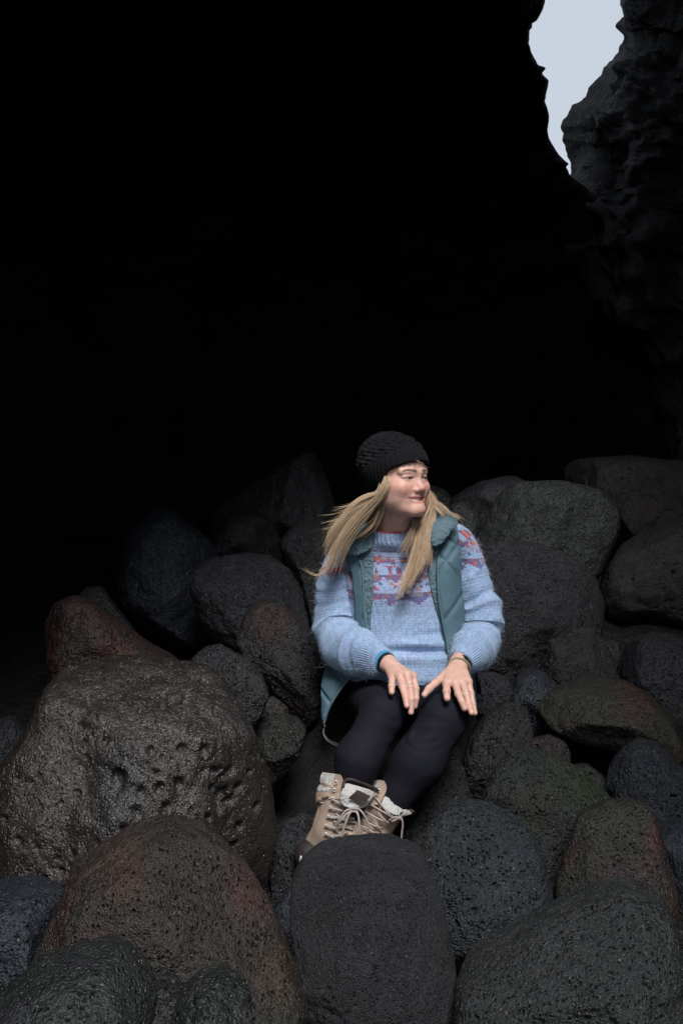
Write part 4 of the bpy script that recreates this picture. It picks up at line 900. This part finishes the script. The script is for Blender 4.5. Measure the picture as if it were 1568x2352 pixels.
# ---- vest
def panel(left, right, nv, nu, off=.012, thick=.006, disp=None, bulge=0., depth=None, close=True):
    """strip between two photo-traced edges; points (px, py[, depth]); depth is taken from the torso when missing"""
    def dep(a): return np.array([(q[0], q[1], q[2] if len(q) > 2 else torso_depth(q[0], q[1]) - off) for q in a])
    Lc, Rc = catmull(dep(left), nv), catmull(dep(right), nv); t = np.linspace(0, 1, nu)
    G = np.zeros((nv, nu, 3))
    for i in range(nv):
        q = Lc[i][None] * (1 - t[:, None]) + Rc[i][None] * t[:, None]; q[:, 2] -= bulge * np.sin(math.pi * t)
        G[i] = np.stack([(q[:, 0] - 784) * K * q[:, 2], q[:, 2], CZ - (q[:, 1] - 1176) * K * q[:, 2]], 1)
    n = grid_normals(G, False); s = -np.sign(n[..., 1].mean()) or 1; n = n * s
    U, Vv = np.meshgrid(t, np.linspace(0, 1, nv)); 
    h = disp(G, U, Vv) if disp is not None else 0 * U
    ed = np.minimum(np.minimum(U, 1 - U) * nu, np.minimum(Vv, 1 - Vv) * nv); rim = np.clip(ed / 2.5, 0, 1) ** .5
    A = G + n * (h * rim)[..., None] ; B = G - n * (thick * rim)[..., None]
    V = np.concatenate([A.reshape(-1, 3), B.reshape(-1, 3)]); f = grid_faces(nv, nu); f = np.vstack([f if s > 0 else f, f[:, ::-1] + nv * nu])
    return V, f
def dfleece(G, U, V):
    q = G.reshape(-1, 3); a = np.abs(fbm(q * 90, 15, 2)); b = fbm(q * 170, 16, 2)
    return (.0052 * np.clip(a * 2.2, 0, 1) ** .6 + .0016 * b).reshape(U.shape)
def dquilt(G, U, V):
    x, z = G[..., 0], G[..., 2]; a = np.abs(np.sin((x * 1.0 + z * .55 + .03 * np.sin(z * 18)) * 40)); b = np.abs(np.sin((x * .8 - z * .6) * 34 + 1))
    w = fbm((G * 30).reshape(-1, 3), 19, 3).reshape(U.shape) * .0016
    return .0060 * np.minimum(np.clip(a * 2.6, 0, 1), np.clip(b * 2.6, 0, 1)) ** .7 + w
# shell round back and sides of the torso, open at the front
vy = np.linspace(1226, 1600, 120); nu = 200; G = np.zeros((120, nu, 3))
for i, y in enumerate(vy):
    cx, hw, dh, cd, tl = tor(min(y, 1540)); cd += .01; c = P(cx, y, cd); grow = .012 + .02 * np.clip((y - 1480) / 120, 0, 1); w = hw * K * cd + grow; d2 = dh + grow
    a0 = np.interp(y, [1226, 1300, 1450, 1600], [140, 152, 158, 172]); a1 = np.interp(y, [1226, 1300, 1450, 1600], [400, 388, 384, 372])
    a = np.radians(np.linspace(a0, a1, nu)); cp, sp = np.cos(a), np.sin(a); e = 2 / 2.3
    G[i] = np.stack([c[0] + w * np.sign(cp) * np.abs(cp) ** e, cd - d2 * np.sign(sp) * np.abs(sp) ** e, np.full(nu, c[2]) - tl * sp], 1)
n = outward(grid_normals(G, False), G); h = dquilt(G * 1.0, np.zeros((120, nu)), np.zeros((120, nu)))
A = G + n * h[..., None]; B = G - n * .006; f = grid_faces(120, nu)
vest = part('vest', np.concatenate([A.reshape(-1, 3), B.reshape(-1, 3)]), np.vstack([f, f + 120 * nu]), TEAL)
def vp(name, mat, *a, parent=None, **k):
    v, f = panel(*a, **k); return part(name, v, f, mat, parent if parent is not None else vest)
vp('front_panel', TEAL, [(790,1262,3.20),(800,1292),(808,1320),(812,1356),(813,1390),(814,1420),(822,1445),(835,1466)], [(822,1278),(830,1296),(832,1320),(834,1356),(835,1390),(838,1420),(843,1450),(848,1470)], 130, 24, off=.020, disp=dquilt)
vp('front_panel', TEAL, [(1014,1226,3.185),(1008,1250),(1005,1290),(1004,1324),(1006,1370),(1010,1400),(1018,1436),(1025,1470),(1031,1505),(1034,1530)], [(1046,1205,3.21),(1052,1228,3.20),(1056,1290,3.20),(1058,1324,3.20),(1063,1370,3.20),(1066,1400,3.20),(1068,1436,3.2),(1066,1460,3.2),(1058,1490,3.19),(1050,1520,3.18)], 150, 50, off=.026, disp=dquilt, bulge=.012)
vp('sherpa_facing', SHERPA, [(822,1276),(831,1298),(833,1330),(835,1370),(837,1410),(841,1445),(846,1466)], [(853,1250),(857,1270),(857,1300),(858,1340),(856,1380),(850,1415),(848,1468)], 110, 18, off=.014, disp=dfleece)
vp('sherpa_facing', SHERPA, [(986,1240),(986,1270),(984,1310),(987,1340),(994,1372),(1004,1404),(1014,1440),(1024,1475)], [(1012,1246),(1008,1270),(1006,1310),(1007,1350),(1009,1380),(1014,1410),(1021,1445),(1028,1480)], 110, 18, off=.016, disp=dfleece)
# edge bindings
def ribbon(name, pts, r, mat, parent, n=60, off=.0, sides=8):
    q = np.array([(a[0], a[1], a[2] if len(a) > 2 else torso_depth(a[0], a[1]) - off) for a in pts]); q = catmull(q, n)
    path = np.stack([(q[:, 0] - 784) * K * q[:, 2], q[:, 2], CZ - (q[:, 1] - 1176) * K * q[:, 2]], 1)
    v, f = join([tube(path, r, sides)]); return part(name, v, f, mat, parent)
ribbon('edge_binding', [(775,1257,3.185),(796,1268,3.175),(817,1279),(828,1292),(832,1315),(834,1356),(835,1390),(838,1420),(843,1448),(848,1468)], .0038, TEAL, vest, 80, .024)
ribbon('edge_binding', [(1050,1198,3.17),(1038,1216,3.165),(1022,1234),(1011,1250),(1006,1290),(1005,1330),(1008,1380),(1016,1425),(1026,1475),(1034,1525)], .0042, TEAL, vest, 80, .030)
# collar: two lapels folding out, and the standing part behind the neck
vp('collar', SHERPA, [(862,1192,3.27),(838,1204,3.235),(812,1216,3.215),(792,1234,3.205),(777,1256,3.19)], [(864,1222,3.185),(858,1240,3.175),(853,1258,3.17),(836,1270,3.168),(815,1277,3.17)], 60, 46, disp=dfleece, thick=.008, bulge=.012)
vp('collar', SHERPA, [(985,1160,3.27),(984,1185,3.225),(982,1210,3.185),(982,1235,3.17),(986,1256,3.165)], [(1012,1166,3.27),(1040,1182,3.235),(1050,1198,3.205),(1032,1224,3.17),(1010,1252,3.158)], 66, 44, disp=dfleece, thick=.008, bulge=.016)
vp('collar', SHERPA, [(860,1192,3.28),(880,1182,3.33),(925,1172,3.345),(965,1165,3.33),(1000,1160,3.29)], [(852,1225,3.27),(880,1215,3.335),(925,1210,3.35),(970,1205,3.34),(1010,1195,3.29)], 70, 26, disp=dfleece, thick=.008)
# loose tails at the hem
vp('vest_tail', TEAL, [(752,1505,3.27),(746,1535,3.24),(740,1565,3.22),(737,1585,3.21),(741,1615,3.20),(741,1640,3.195),(742,1662,3.19)], [(830,1530,3.20),(812,1542,3.185),(797,1560,3.175),(783,1580,3.175),(765,1608,3.18),(752,1634,3.185),(744,1663,3.19)], 90, 40, disp=dquilt, bulge=.010)
ribbon('edge_binding', [(815,1540,3.178),(797,1562,3.168),(781,1584,3.168),(763,1611,3.173),(751,1636,3.178),(743,1664,3.182)], .0038, SHERPA, vest, 50)
vp('vest_tail', TEAL, [(1078,1540,3.20),(1079,1570,3.18),(1082,1600,3.17),(1088,1625,3.165),(1093,1640,3.16)], [(1092,1545,3.22),(1092,1570,3.20),(1091,1595,3.185),(1092,1618,3.175),(1095,1641,3.165)], 50, 10, disp=dquilt)
ribbon('zip_pull', [(742,1655,3.18),(744,1664,3.175),(747,1672,3.17)], .0030, BLKR, vest, 8)
ribbon('drawcord', [(744,1672,3.17),(742,1684,3.165),(750,1700,3.15),(762,1708,3.12),(774,1714,3.08),(778,1717,3.05)], .0018, CORD, vest, 30)
ribbon('drawcord', [(744,1672,3.17),(744,1686,3.165),(753,1698,3.15),(765,1705,3.12),(776,1710,3.08),(780,1713,3.05)], .0014, CORD, vest, 30)
# ---- wrists
def band(name, a, b, ra, mat, n=10, sides=64, rib=0, parent=None):
    a, b = P(*a), P(*b); t = np.linspace(0, 1, n); path = a[None] * (1 - t[:, None]) + b[None] * t[:, None]
    v, f, _ = tube(path, ra * (1 - .06 * (2 * t - 1) ** 4), sides, False)
    c = path[:, None]; q = v.reshape(n, sides, 3); ang = np.arange(sides)
    q = c + (q - c) * (1 + rib * np.cos(ang * math.pi / 2))[None, :, None]; inner = c + (q - c) * .88
    V = np.concatenate([q.reshape(-1, 3), inner.reshape(-1, 3)]); m = n * sides
    j = np.arange(sides); j2 = (j + 1) % sides
    caps = np.concatenate([np.stack([j, j2, j2 + m, j + m], 1), np.stack([j + m - sides, j2 + m - sides, j2 + 2 * m - sides, j + 2 * m - sides], 1)])
    return part(name, V, np.vstack([f, f[:, ::-1] + m, caps]), mat, parent)
band('cuff', (868,1512,3.078), (884,1521,3.052), .0300, CUFFB, rib=.035, parent=sweater)
band('wristband', (883,1520,3.054), (889,1524,3.046), .0285, BLKR)
band('watch_strap', (1057,1521,3.072), (1054,1530,3.058), .0300, BLKR)
# braided bracelet: two twisted cords
pth = []
for ph in (0, math.pi):
    a0, a1 = P(1054,1531,3.055), P(1052,1535,3.048); ax = unit(P(1050,1560,3.0) - P(1056,1520,3.07)); e1 = unit(np.cross(ax, (0, 0, 1.))); e2 = np.cross(ax, e1); th = np.linspace(0, 2 * math.pi, 160)
    c = (a0 + a1) / 2; r = .0290 + .0016 * np.cos(th * 22 + ph)
    pth.append(tube(c + r[:, None] * (np.cos(th)[:, None] * e1 + np.sin(th)[:, None] * e2) + (.0022 * np.sin(th * 22 + ph))[:, None] * ax, .0021, 6, False))
v, f = join(pth); part('bracelet', v, f, BRAID)
def finger_ring(pts, rr, t, w):
    a, b = pts; c = a * (1 - t) + b * t; ax = unit(b - a); e1 = unit(np.cross(ax, (0, 0, 1.))); e2 = np.cross(ax, e1); th = np.linspace(0, 2 * math.pi, 40)
    v, f, _ = tube(c + rr * (np.cos(th)[:, None] * e1 + np.sin(th)[:, None] * e2), w, 8, False)
    st = c + (e1 * 0 + unit(np.array([0, -.75, .65]))) * (rr + .0008); u, g = ico(2); g = g[:, ::-1]
    V = np.vstack([v, st + u * np.array([.0028, .002, .0018])]); return part('finger_ring', V, f.tolist() + (g + len(v)).tolist(), METAL)
finger_ring((ltips[2][0][0], ltips[2][0][1]), .0098, .85, .0024)
finger_ring((rtips[1][0][0], rtips[1][0][1]), .0096, .9, .0023)
# ---- hair
rng = np.random.RandomState(12)
def strands(guides):
    V = []; F = []; C = []; k = 0
    for pts, cnt, s0, s1, shade, r in guides:
        g = np.array([(a, b, d) for a, b, d in pts], float); cnt = int(cnt * 1.55); r = r * .62
        if g[0, 1] < 1099: g[0, 2] += .05; g[1, 2] -= .008; g[2, 2] -= .006
        ncl = max(2, cnt // 9); cl0 = rng.normal(size=(ncl, 2)) * s0; cl1 = rng.normal(size=(ncl, 2)) * s1; cld = rng.normal(size=ncl) * .010; clc = rng.uniform(0, 1, ncl); cll = rng.uniform(.72, 1.08, ncl)
        for s in range(cnt):
            c = rng.randint(ncl); n = 20; q = catmull(g, n); t = np.linspace(0, 1, n)
            q[:, :2] += cl0[c] * (.35 + .65 * np.clip(t[:, None] * 6, 0, 1)) * (1 - t[:, None]) + cl1[c] * (t ** 1.1)[:, None]; q[:, 2] += cld[c] * np.sin(t * 2.2)
            q[:, :2] += rng.normal(size=2)[None] * (.8 + s0 * .25) * (.4 + t[:, None]) * np.clip(1.15 - t, .25, 1)[:, None]
            fly = rng.rand() < .13
            if fly: q[:, :2] += rng.normal(size=2)[None] * 14 * (t ** 2)[:, None]
            ph, am = rng.uniform(0, 6), rng.uniform(.3, 1.6); q[:, 0] += (am + 1.2) * np.sin(t * (6 + 5 * rng.rand()) + ph) * t; q[:, 1] += am * np.cos(t * 8 + ph) * t * .7; q[:, 2] += rng.normal() * .006 + .003 * np.sin(t * 7 + ph)
            L = min(1, cll[c] * rng.uniform(.85, 1.05)); m = max(8, int(n * L)); q = q[:m]
            path = np.stack([(q[:, 0] - 784) * K * q[:, 2], q[:, 2], CZ - (q[:, 1] - 1176) * K * q[:, 2]], 1)
            tt = np.linspace(0, 1, m); v, f, _ = tube(path, (r * (.5 if fly else 1)) * (1 - .75 * tt ** 2), 3, False)
            V.append(v); F.append(f + k); k += len(v)
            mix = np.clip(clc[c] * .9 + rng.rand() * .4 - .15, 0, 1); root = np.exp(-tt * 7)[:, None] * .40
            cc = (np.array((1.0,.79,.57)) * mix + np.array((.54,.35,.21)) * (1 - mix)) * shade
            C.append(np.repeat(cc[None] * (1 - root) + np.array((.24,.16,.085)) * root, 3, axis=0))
    return np.vstack(V), np.vstack(F), np.vstack(C)
Z = lambda pts, d0, d1: [(a, b, d0 + (d1 - d0) * i / (len(pts) - 1)) for i, (a, b) in enumerate(pts)]
guides = [
 (Z([(884,1092),(888,1103),(881,1130),(859,1153),(833,1177),(809,1204),(787,1233),(772,1263),(762,1292),(748,1314)], 3.09, 3.12), 330, 3, 7, 1, 0.00075),
 (Z([(884,1092),(887,1105),(879,1134),(856,1159),(832,1188),(811,1214),(793,1240),(777,1269),(767,1298)], 3.1, 3.13), 260, 3.5, 8, 0.92, 0.00075),
 (Z([(884,1092),(887,1105),(870,1132),(841,1142),(819,1155),(800,1175),(780,1200),(762,1224),(753,1246),(746,1266)], 3.09, 3.12), 260, 2.5, 7, 1.05, 0.00075),
 (Z([(884,1094),(887,1108),(875,1137),(848,1156),(822,1172),(803,1192),(783,1217),(767,1246),(759,1275)], 3.09, 3.12), 300, 3.5, 8, 1, 0.00075),
 (Z([(877,1088),(883,1121),(876,1153),(870,1182),(858,1204),(838,1221),(822,1232)], 3.13, 3.15), 200, 6, 8, 0.62, 0.0007),
 (Z([(874,1095),(877,1127),(870,1159),(866,1188),(861,1206),(856,1213)], 3.16, 3.18), 260, 8, 7, 0.48, 0.0008),
 (Z([(880,1088),(870,1134),(835,1146),(803,1164),(774,1174),(743,1177)], 3.11, 3.13), 50, 3, 8, 1, 0.0006),
 (Z([(880,1088),(867,1137),(829,1159),(796,1184),(767,1196),(738,1205)], 3.11, 3.13), 50, 3, 8, 1, 0.0006),
 (Z([(880,1088),(867,1137),(825,1172),(790,1196),(761,1209),(743,1214)], 3.11, 3.13), 36, 3, 8, 1, 0.0006),
 (Z([(787,1237),(772,1269),(759,1298),(741,1319),(722,1324),(698,1310)], 3.125, 3.1), 26, 2, 4, 0.95, 0.0006),
 (Z([(870,1172),(858,1203),(838,1222),(816,1238),(800,1246)], 3.12, 3.13), 16, 2, 4, 1, 0.0006),
 (Z([(966,1118),(984,1144),(984,1168),(972,1196),(962,1230),(954,1268),(942,1308),(928,1342),(916,1370)], 3.235, 3.10), 380, 6, 5, 1.0, .00075),
 (Z([(968,1120),(988,1146),(990,1180),(984,1215),(978,1250),(968,1290),(952,1322),(934,1352)], 3.24, 3.10), 240, 5, 6, 1.0, .00075),
 (Z([(978,1160),(962,1186),(950,1210),(940,1236),(930,1262),(924,1276)], 3.18, 3.12), 150, 5, 7, .85, .0006),
 (Z([(990,1150),(992,1190),(988,1230),(984,1268),(984,1300)], 3.235, 3.13), 130, 4, 5, .9, .0006),
 (Z([(966,1122),(980,1140),(1000,1153),(1018,1164),(1032,1178),(1050,1186),(1062,1198)], 3.24, 3.20), 90, 3.5, 4, 1.0, .0006),
 (Z([(966,1130),(980,1150),(1000,1163),(1016,1178),(1026,1190)], 3.235, 3.19), 90, 4, 5, .9, .0006),
 (Z([(944,1056),(956,1058),(968,1066),(978,1074),(988,1076)], 3.085, 3.09), 8, 1.5, 3, .35, .0004),
]
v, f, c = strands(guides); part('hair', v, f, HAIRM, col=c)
# ---- boots
def rot_pts(zx, zy): return 658.6 + .22 * zx, 1724.8 + .22 * zy
def boot(shaft, foot, heel, name_d):
    (a, ra), (b, rb) = shaft
    outer = [('+', cone(a, b, ra, rb), 0), ('+', cone(b, foot[0], rb * .95, foot[1]), .03), ('+', ell(*heel), .025)]
    O = combine(outer); up = unit(a - b)
    def fn(p):
        d = O(p); top = (p - a) @ up; d = np.maximum(d, top - .004)
        inner = cone(a + up * .05, b, ra - .007, rb - .007)(p); return np.maximum(d, -inner)
    return fn, O
La, Lb = P(786,1800,2.955), P(768,1908,2.955)
lb_fn, lb_O = boot(((La, .0565), (Lb, .0525)), (P(862,2010,2.84), .042), (P(742,1938,2.975), (.048, .05, .042)), '')
Ra, Rb_ = P(897,1838,2.985), P(842,1925,2.99)
rb_fn, rb_O = boot(((Ra, .050), (Rb_, .048)), (P(880,2010,2.90), .042), (P(820,1945,3.01), (.045, .05, .042)), '')
def make_boot(fn, lo, hi, soleline):
    v, f = nets(fn, lo, hi, .0026); px = 784 + v[:, 0] / (K * v[:, 1]); py = 1176 + (CZ - v[:, 2]) / (K * v[:, 1])
    c = np.tile(np.array((.41, .31, .245)), (len(v), 1)); n = fbm(v * 22, 9, 3)
    c *= (1 + .22 * n)[:, None]; return v, f, c, px, py
v, f, c, px, py = make_boot(lb_fn, (-.14, 2.74, .50), (.14, 3.06, .80), 0)
bootL = part('boot', v, f, TAN, col=c)
v, f, c, px, py = make_boot(rb_fn, (.0, 2.80, .47), (.24, 3.09, .78), 0)
bootR = part('boot', v, f, TAN, col=c)
def on(O, pts, off, d1=3.3):
    """points of the photo carried onto a boot's surface, a little proud of it"""
    out = []; last = None
    for zx, zy in pts:
        a, b = rot_pts(zx, zy); d = ray_depth(O, a, b, 2.7, d1); 
        if d is None: d = last if last is not None else 2.95
        last = d; out.append((a, b, d - off))
    return out
def lace(O, pts, parent, r=.0024, off=.004, n=26, name='lace', mat=None):
    q = catmull(np.array(on(O, pts, off) if O is not None else [(*rot_pts(a, b), d) for a, b, d in pts]), n)
    path = np.stack([(q[:, 0] - 784) * K * q[:, 2], q[:, 2], CZ - (q[:, 1] - 1176) * K * q[:, 2]], 1)
    v, f = join([tube(path, r, 7)]); return part(name, v, f, mat or LACE, parent)
def bpanel(name, mat, left, right, parent, O=None, off=.004, thick=.004, nv=40, nu=30, disp=None, bulge=0.):
    f = lambda pts: [(*rot_pts(a[0], a[1]), a[2]) if len(a) > 2 else on(O, [a], off)[0] for a in pts]
    v, g = panel(f(left), f(right), nv, nu, thick=thick, disp=disp, bulge=bulge); return part(name, v, g, mat, parent)
dwool = lambda G, U, V: (.0022 * np.clip(.5 + fbm((G * 150).reshape(-1, 3), 3, 2), 0, 1)).reshape(U.shape)
TAN2 = TAN
def tan_panel(*a, **k):
    o = bpanel(*a, **k); me = o.data; at = me.color_attributes.new('Col', 'FLOAT_COLOR', 'POINT'); n = len(me.vertices); at.data.foreach_set('color', np.tile(np.array((.42, .315, .245, 1), dtype=np.float32), n)); return o
# left boot: quarter with eyelet row, wool cuff, flap, tongue
tan_panel('quarter', TAN, [(318,470),(325,560),(318,640),(285,740),(250,850),(215,930),(225,1010)], [(540,480),(530,560),(520,640),(500,740),(480,850),(455,950),(420,1000)], bootL, O=lb_O, off=.003)
tan_panel('flap', TAN, [(500,236,2.915),(480,300,2.915),(458,370,2.912),(445,430,2.91),(430,500,2.905)], [(560,250,2.905),(585,310,2.90),(578,380,2.898),(566,440,2.896),(545,500,2.895)], bootL, thick=.005)
bpanel('wool_trim', WOOL, [(372,222,2.96),(352,260,2.955),(345,300,2.95),(350,345,2.945)], [(502,240,2.918),(492,280,2.915),(474,320,2.915),(460,360,2.915)], bootL, disp=dwool, bulge=.006, thick=.006)
bpanel('wool_trim', WOOL, [(340,352,2.955),(318,385,2.948),(312,415,2.945),(318,430,2.945)], [(462,358,2.915),(458,385,2.908),(452,408,2.906),(446,428,2.908)], bootL, disp=dwool, bulge=.007, thick=.007)
tan_panel('cuff_strap', TAN, [(312,425,2.945),(303,470,2.943),(300,520,2.943),(305,560,2.945)], [(445,430,2.904),(440,455,2.902),(430,475,2.902),(320,490,2.93)], bootL, bulge=.008)
bpanel('tongue', WOOL, [(610,330,2.90),(585,390,2.885),(560,460,2.88),(550,540,2.885),(600,580,2.88)], [(930,420,2.93),(905,470,2.92),(860,530,2.905),(800,590,2.89),(700,605,2.88)], bootL, disp=dwool, bulge=.018, nv=60, nu=60, thick=.008)
bpanel('tongue_patch', DARKL, [(735,405,2.873),(700,440,2.862),(665,470,2.858),(640,495,2.858)], [(872,470,2.888),(850,500,2.880),(820,530,2.874),(785,548,2.868)], bootL, thick=.003)
lace(None, [(585,385,2.885),(600,320,2.893),(650,296,2.893),(720,310,2.895),(820,350,2.905),(900,385,2.915),(945,412,2.925),(935,440,2.925)], bootL, .0042, name='tongue_binding', mat=DARKL)
# right boot
tan_panel('flap', TAN, [(935,300,2.965),(930,350,2.96),(915,410,2.955),(880,480,2.95),(850,560,2.945)], [(1010,310,2.95),(1038,370,2.94),(1030,430,2.935),(1000,490,2.93),(960,560,2.925)], bootR, thick=.005)
bpanel('wool_trim', WOOL, [(905,300,2.975),(890,335,2.972),(880,370,2.970)], [(968,325,2.953),(955,350,2.952),(930,385,2.95)], bootR, disp=dwool, thick=.007)
bpanel('tongue', WOOL, [(1045,455,2.95),(1010,490,2.935),(990,540,2.925),(1000,580,2.92),(1060,640,2.915)], [(1150,470,2.98),(1220,550,2.975),(1310,640,2.97),(1270,668,2.955),(1190,690,2.935)], bootR, disp=dwool, bulge=.018, nv=60, nu=60, thick=.008)
bpanel('tongue_patch', DARKL, [(1110,545,2.932),(1075,575,2.922),(1040,598,2.918),(1090,660,2.905)], [(1140,570,2.938),(1180,610,2.935),(1212,640,2.932),(1170,672,2.918)], bootR, thick=.003)
lace(None, [(1020,460,2.945),(1060,436,2.95),(1120,455,2.955),(1160,500,2.96),(1220,560,2.965),(1280,610,2.965),(1325,640,2.962)], bootR, .0042, name='tongue_binding', mat=DARKL)
def eyelet(O, zx, zy, parent, d=None, o2=.0065):
    a, b = rot_pts(zx, zy); dd = d if d is not None else ray_depth(O, a, b, 2.7, 3.3, 2.95) - o2; c = P(a, b, dd); th = np.linspace(0, 2 * math.pi, 17)
    v, f, _ = tube(c + .0036 * np.stack([np.cos(th), 0 * th, np.sin(th)], 1), .0012, 6, False); part('eyelet', v, f, METAL, parent)
    v2, f2 = ico(1); part('eyelet_hole', c + v2 * np.array([.0026, .0008, .0026]), f2, BLKR, parent)
for z in ((513,328,2.897),(494,408,2.899)): eyelet(None, z[0], z[1], bootL, z[2])
EY = [(478,500),(452,592),(430,685),(408,780),(404,868),(392,960)]
for z in EY: eyelet(lb_O, z[0], z[1], bootL)
for z in ((962,415,2.94),): eyelet(None, z[0], z[1], bootR, z[2])
EZ = [(925,485),(880,560),(822,632)]
for z in EZ: eyelet(rb_O, z[0], z[1], bootR, None, .012)
eyelet(lb_O, 358, 526, bootL)
# laces of the left boot
for pts in ([(478,505),(540,545),(600,580),(690,615)], [(452,595),(520,610),(600,625),(690,612)], [(430,688),(500,700),(600,690),(660,640),(690,612)], [(430,688),(520,690),(620,706),(700,705)],
            [(408,782),(480,800),(560,802),(640,795),(700,790)], [(404,870),(480,885),(560,878),(640,845)], [(392,962),(450,930),(520,915),(600,905)], [(510,650),(560,700),(640,740),(720,750)],
            [(490,730),(560,780),(620,800),(690,820)], [(480,810),(540,850),(600,900),(690,945)], [(460,890),(520,930),(560,950),(640,960)], [(570,560),(620,590),(690,625)], [(700,605),(650,650),(590,700),(540,740)]):
    lace(lb_O, pts, bootL, off=.009)
D = 2.868
lace(None, [(690,612,D),(640,612,D-.01),(600,640,D-.012),(550,710,D-.01),(505,765,D),(520,770,D-.004),(570,720,D-.014),(620,660,D-.012),(680,618,D-.004)], bootL, .0025, n=40, name='lace_bow')
lace(None, [(705,612,D),(745,605,D-.01),(800,660,D-.014),(848,760,D-.01),(840,840,D-.004),(800,858,D),(768,820,D-.006),(755,720,D-.012),(735,640,D-.008),(712,616,D)], bootL, .0025, n=50, name='lace_bow')
lace(None, [(695,615,D-.004),(650,660,D-.014),(610,760,D-.018),(570,880,D-.016),(535,975,D-.01)], bootL, .0025, n=30, name='lace_end')
lace(None, [(712,618,D-.004),(745,680,D-.014),(752,780,D-.018),(760,880,D-.016),(752,945,D-.012)], bootL, .0025, n=30, name='lace_end')
lace(None, [(672,612,D-.003),(690,600,D-.008),(715,602,D-.008),(722,620,D-.005),(700,632,D-.007),(678,626,D-.004)], bootL, .0034, n=20, name='lace_knot')
# laces of the right boot
E = 2.93
for pts in ([(925,485,2.935),(985,560,2.92),(1050,640,2.91),(1120,700,2.912)], [(880,562,2.935),(950,605,2.92),(1030,650,2.912),(1110,700,2.912)], [(822,635,2.935),(900,680,2.92),(980,720,2.918),(1060,745,2.925)],
            [(930,610,2.93),(980,680,2.918),(1030,730,2.92),(1055,775,2.935)], [(870,690,2.935),(930,760,2.925),(970,810,2.93),(990,855,2.94)], [(790,720,2.94),(860,755,2.925),(940,790,2.925),(1000,800,2.94)],
            [(740,770,2.94),(820,800,2.93),(900,850,2.93),(960,885,2.945)], [(700,860,2.95),(780,890,2.94),(840,905,2.945),(870,925,2.95)], [(840,840,2.94),(890,880,2.94),(910,910,2.945)], [(720,930,2.945),(780,935,2.94),(830,940,2.94)]):
    lace(None, pts, bootR, .0024)
lace(None, [(1075,720,2.915),(1110,700,2.905),(1140,690,2.902),(1170,705,2.905),(1200,715,2.91),(1180,690,2.905),(1130,720,2.903),(1100,735,2.907)], bootR, .0028, n=30, name='lace_knot')
lace(None, [(1170,700,2.905),(1200,720,2.908),(1208,780,2.912),(1200,850,2.916),(1192,940,2.92)], bootR, .0024, name='lace_end')
# rubber heel shell
hl = combine([('+', cone(P(712,1962,2.95), P(800,2005,2.90), .036, .040), 0), ('+', ell(P(703,1968,2.96), (.030,.034,.034)), .02)])
v, f = nets(hl, (-.14, 2.82, .42), (.10, 3.05, .70), .004); sole = part('sole', v, f, RUB, bootL)
hr = combine([('+', cone(P(815,1985,2.99), P(885,2020,2.93), .038, .040), 0)])
v, f = nets(hr, (-.06, 2.85, .38), (.20, 3.05, .64), .004); part('sole', v, f, RUB, bootR)
hd = ray_depth(hl, 691, 1976, 2.7, 3.2, 2.93); u, g = ico(3); part('heel_tag', P(691,1977,hd - .001) + u * np.array([.0042,.002,.013]), g, METAL, sole)
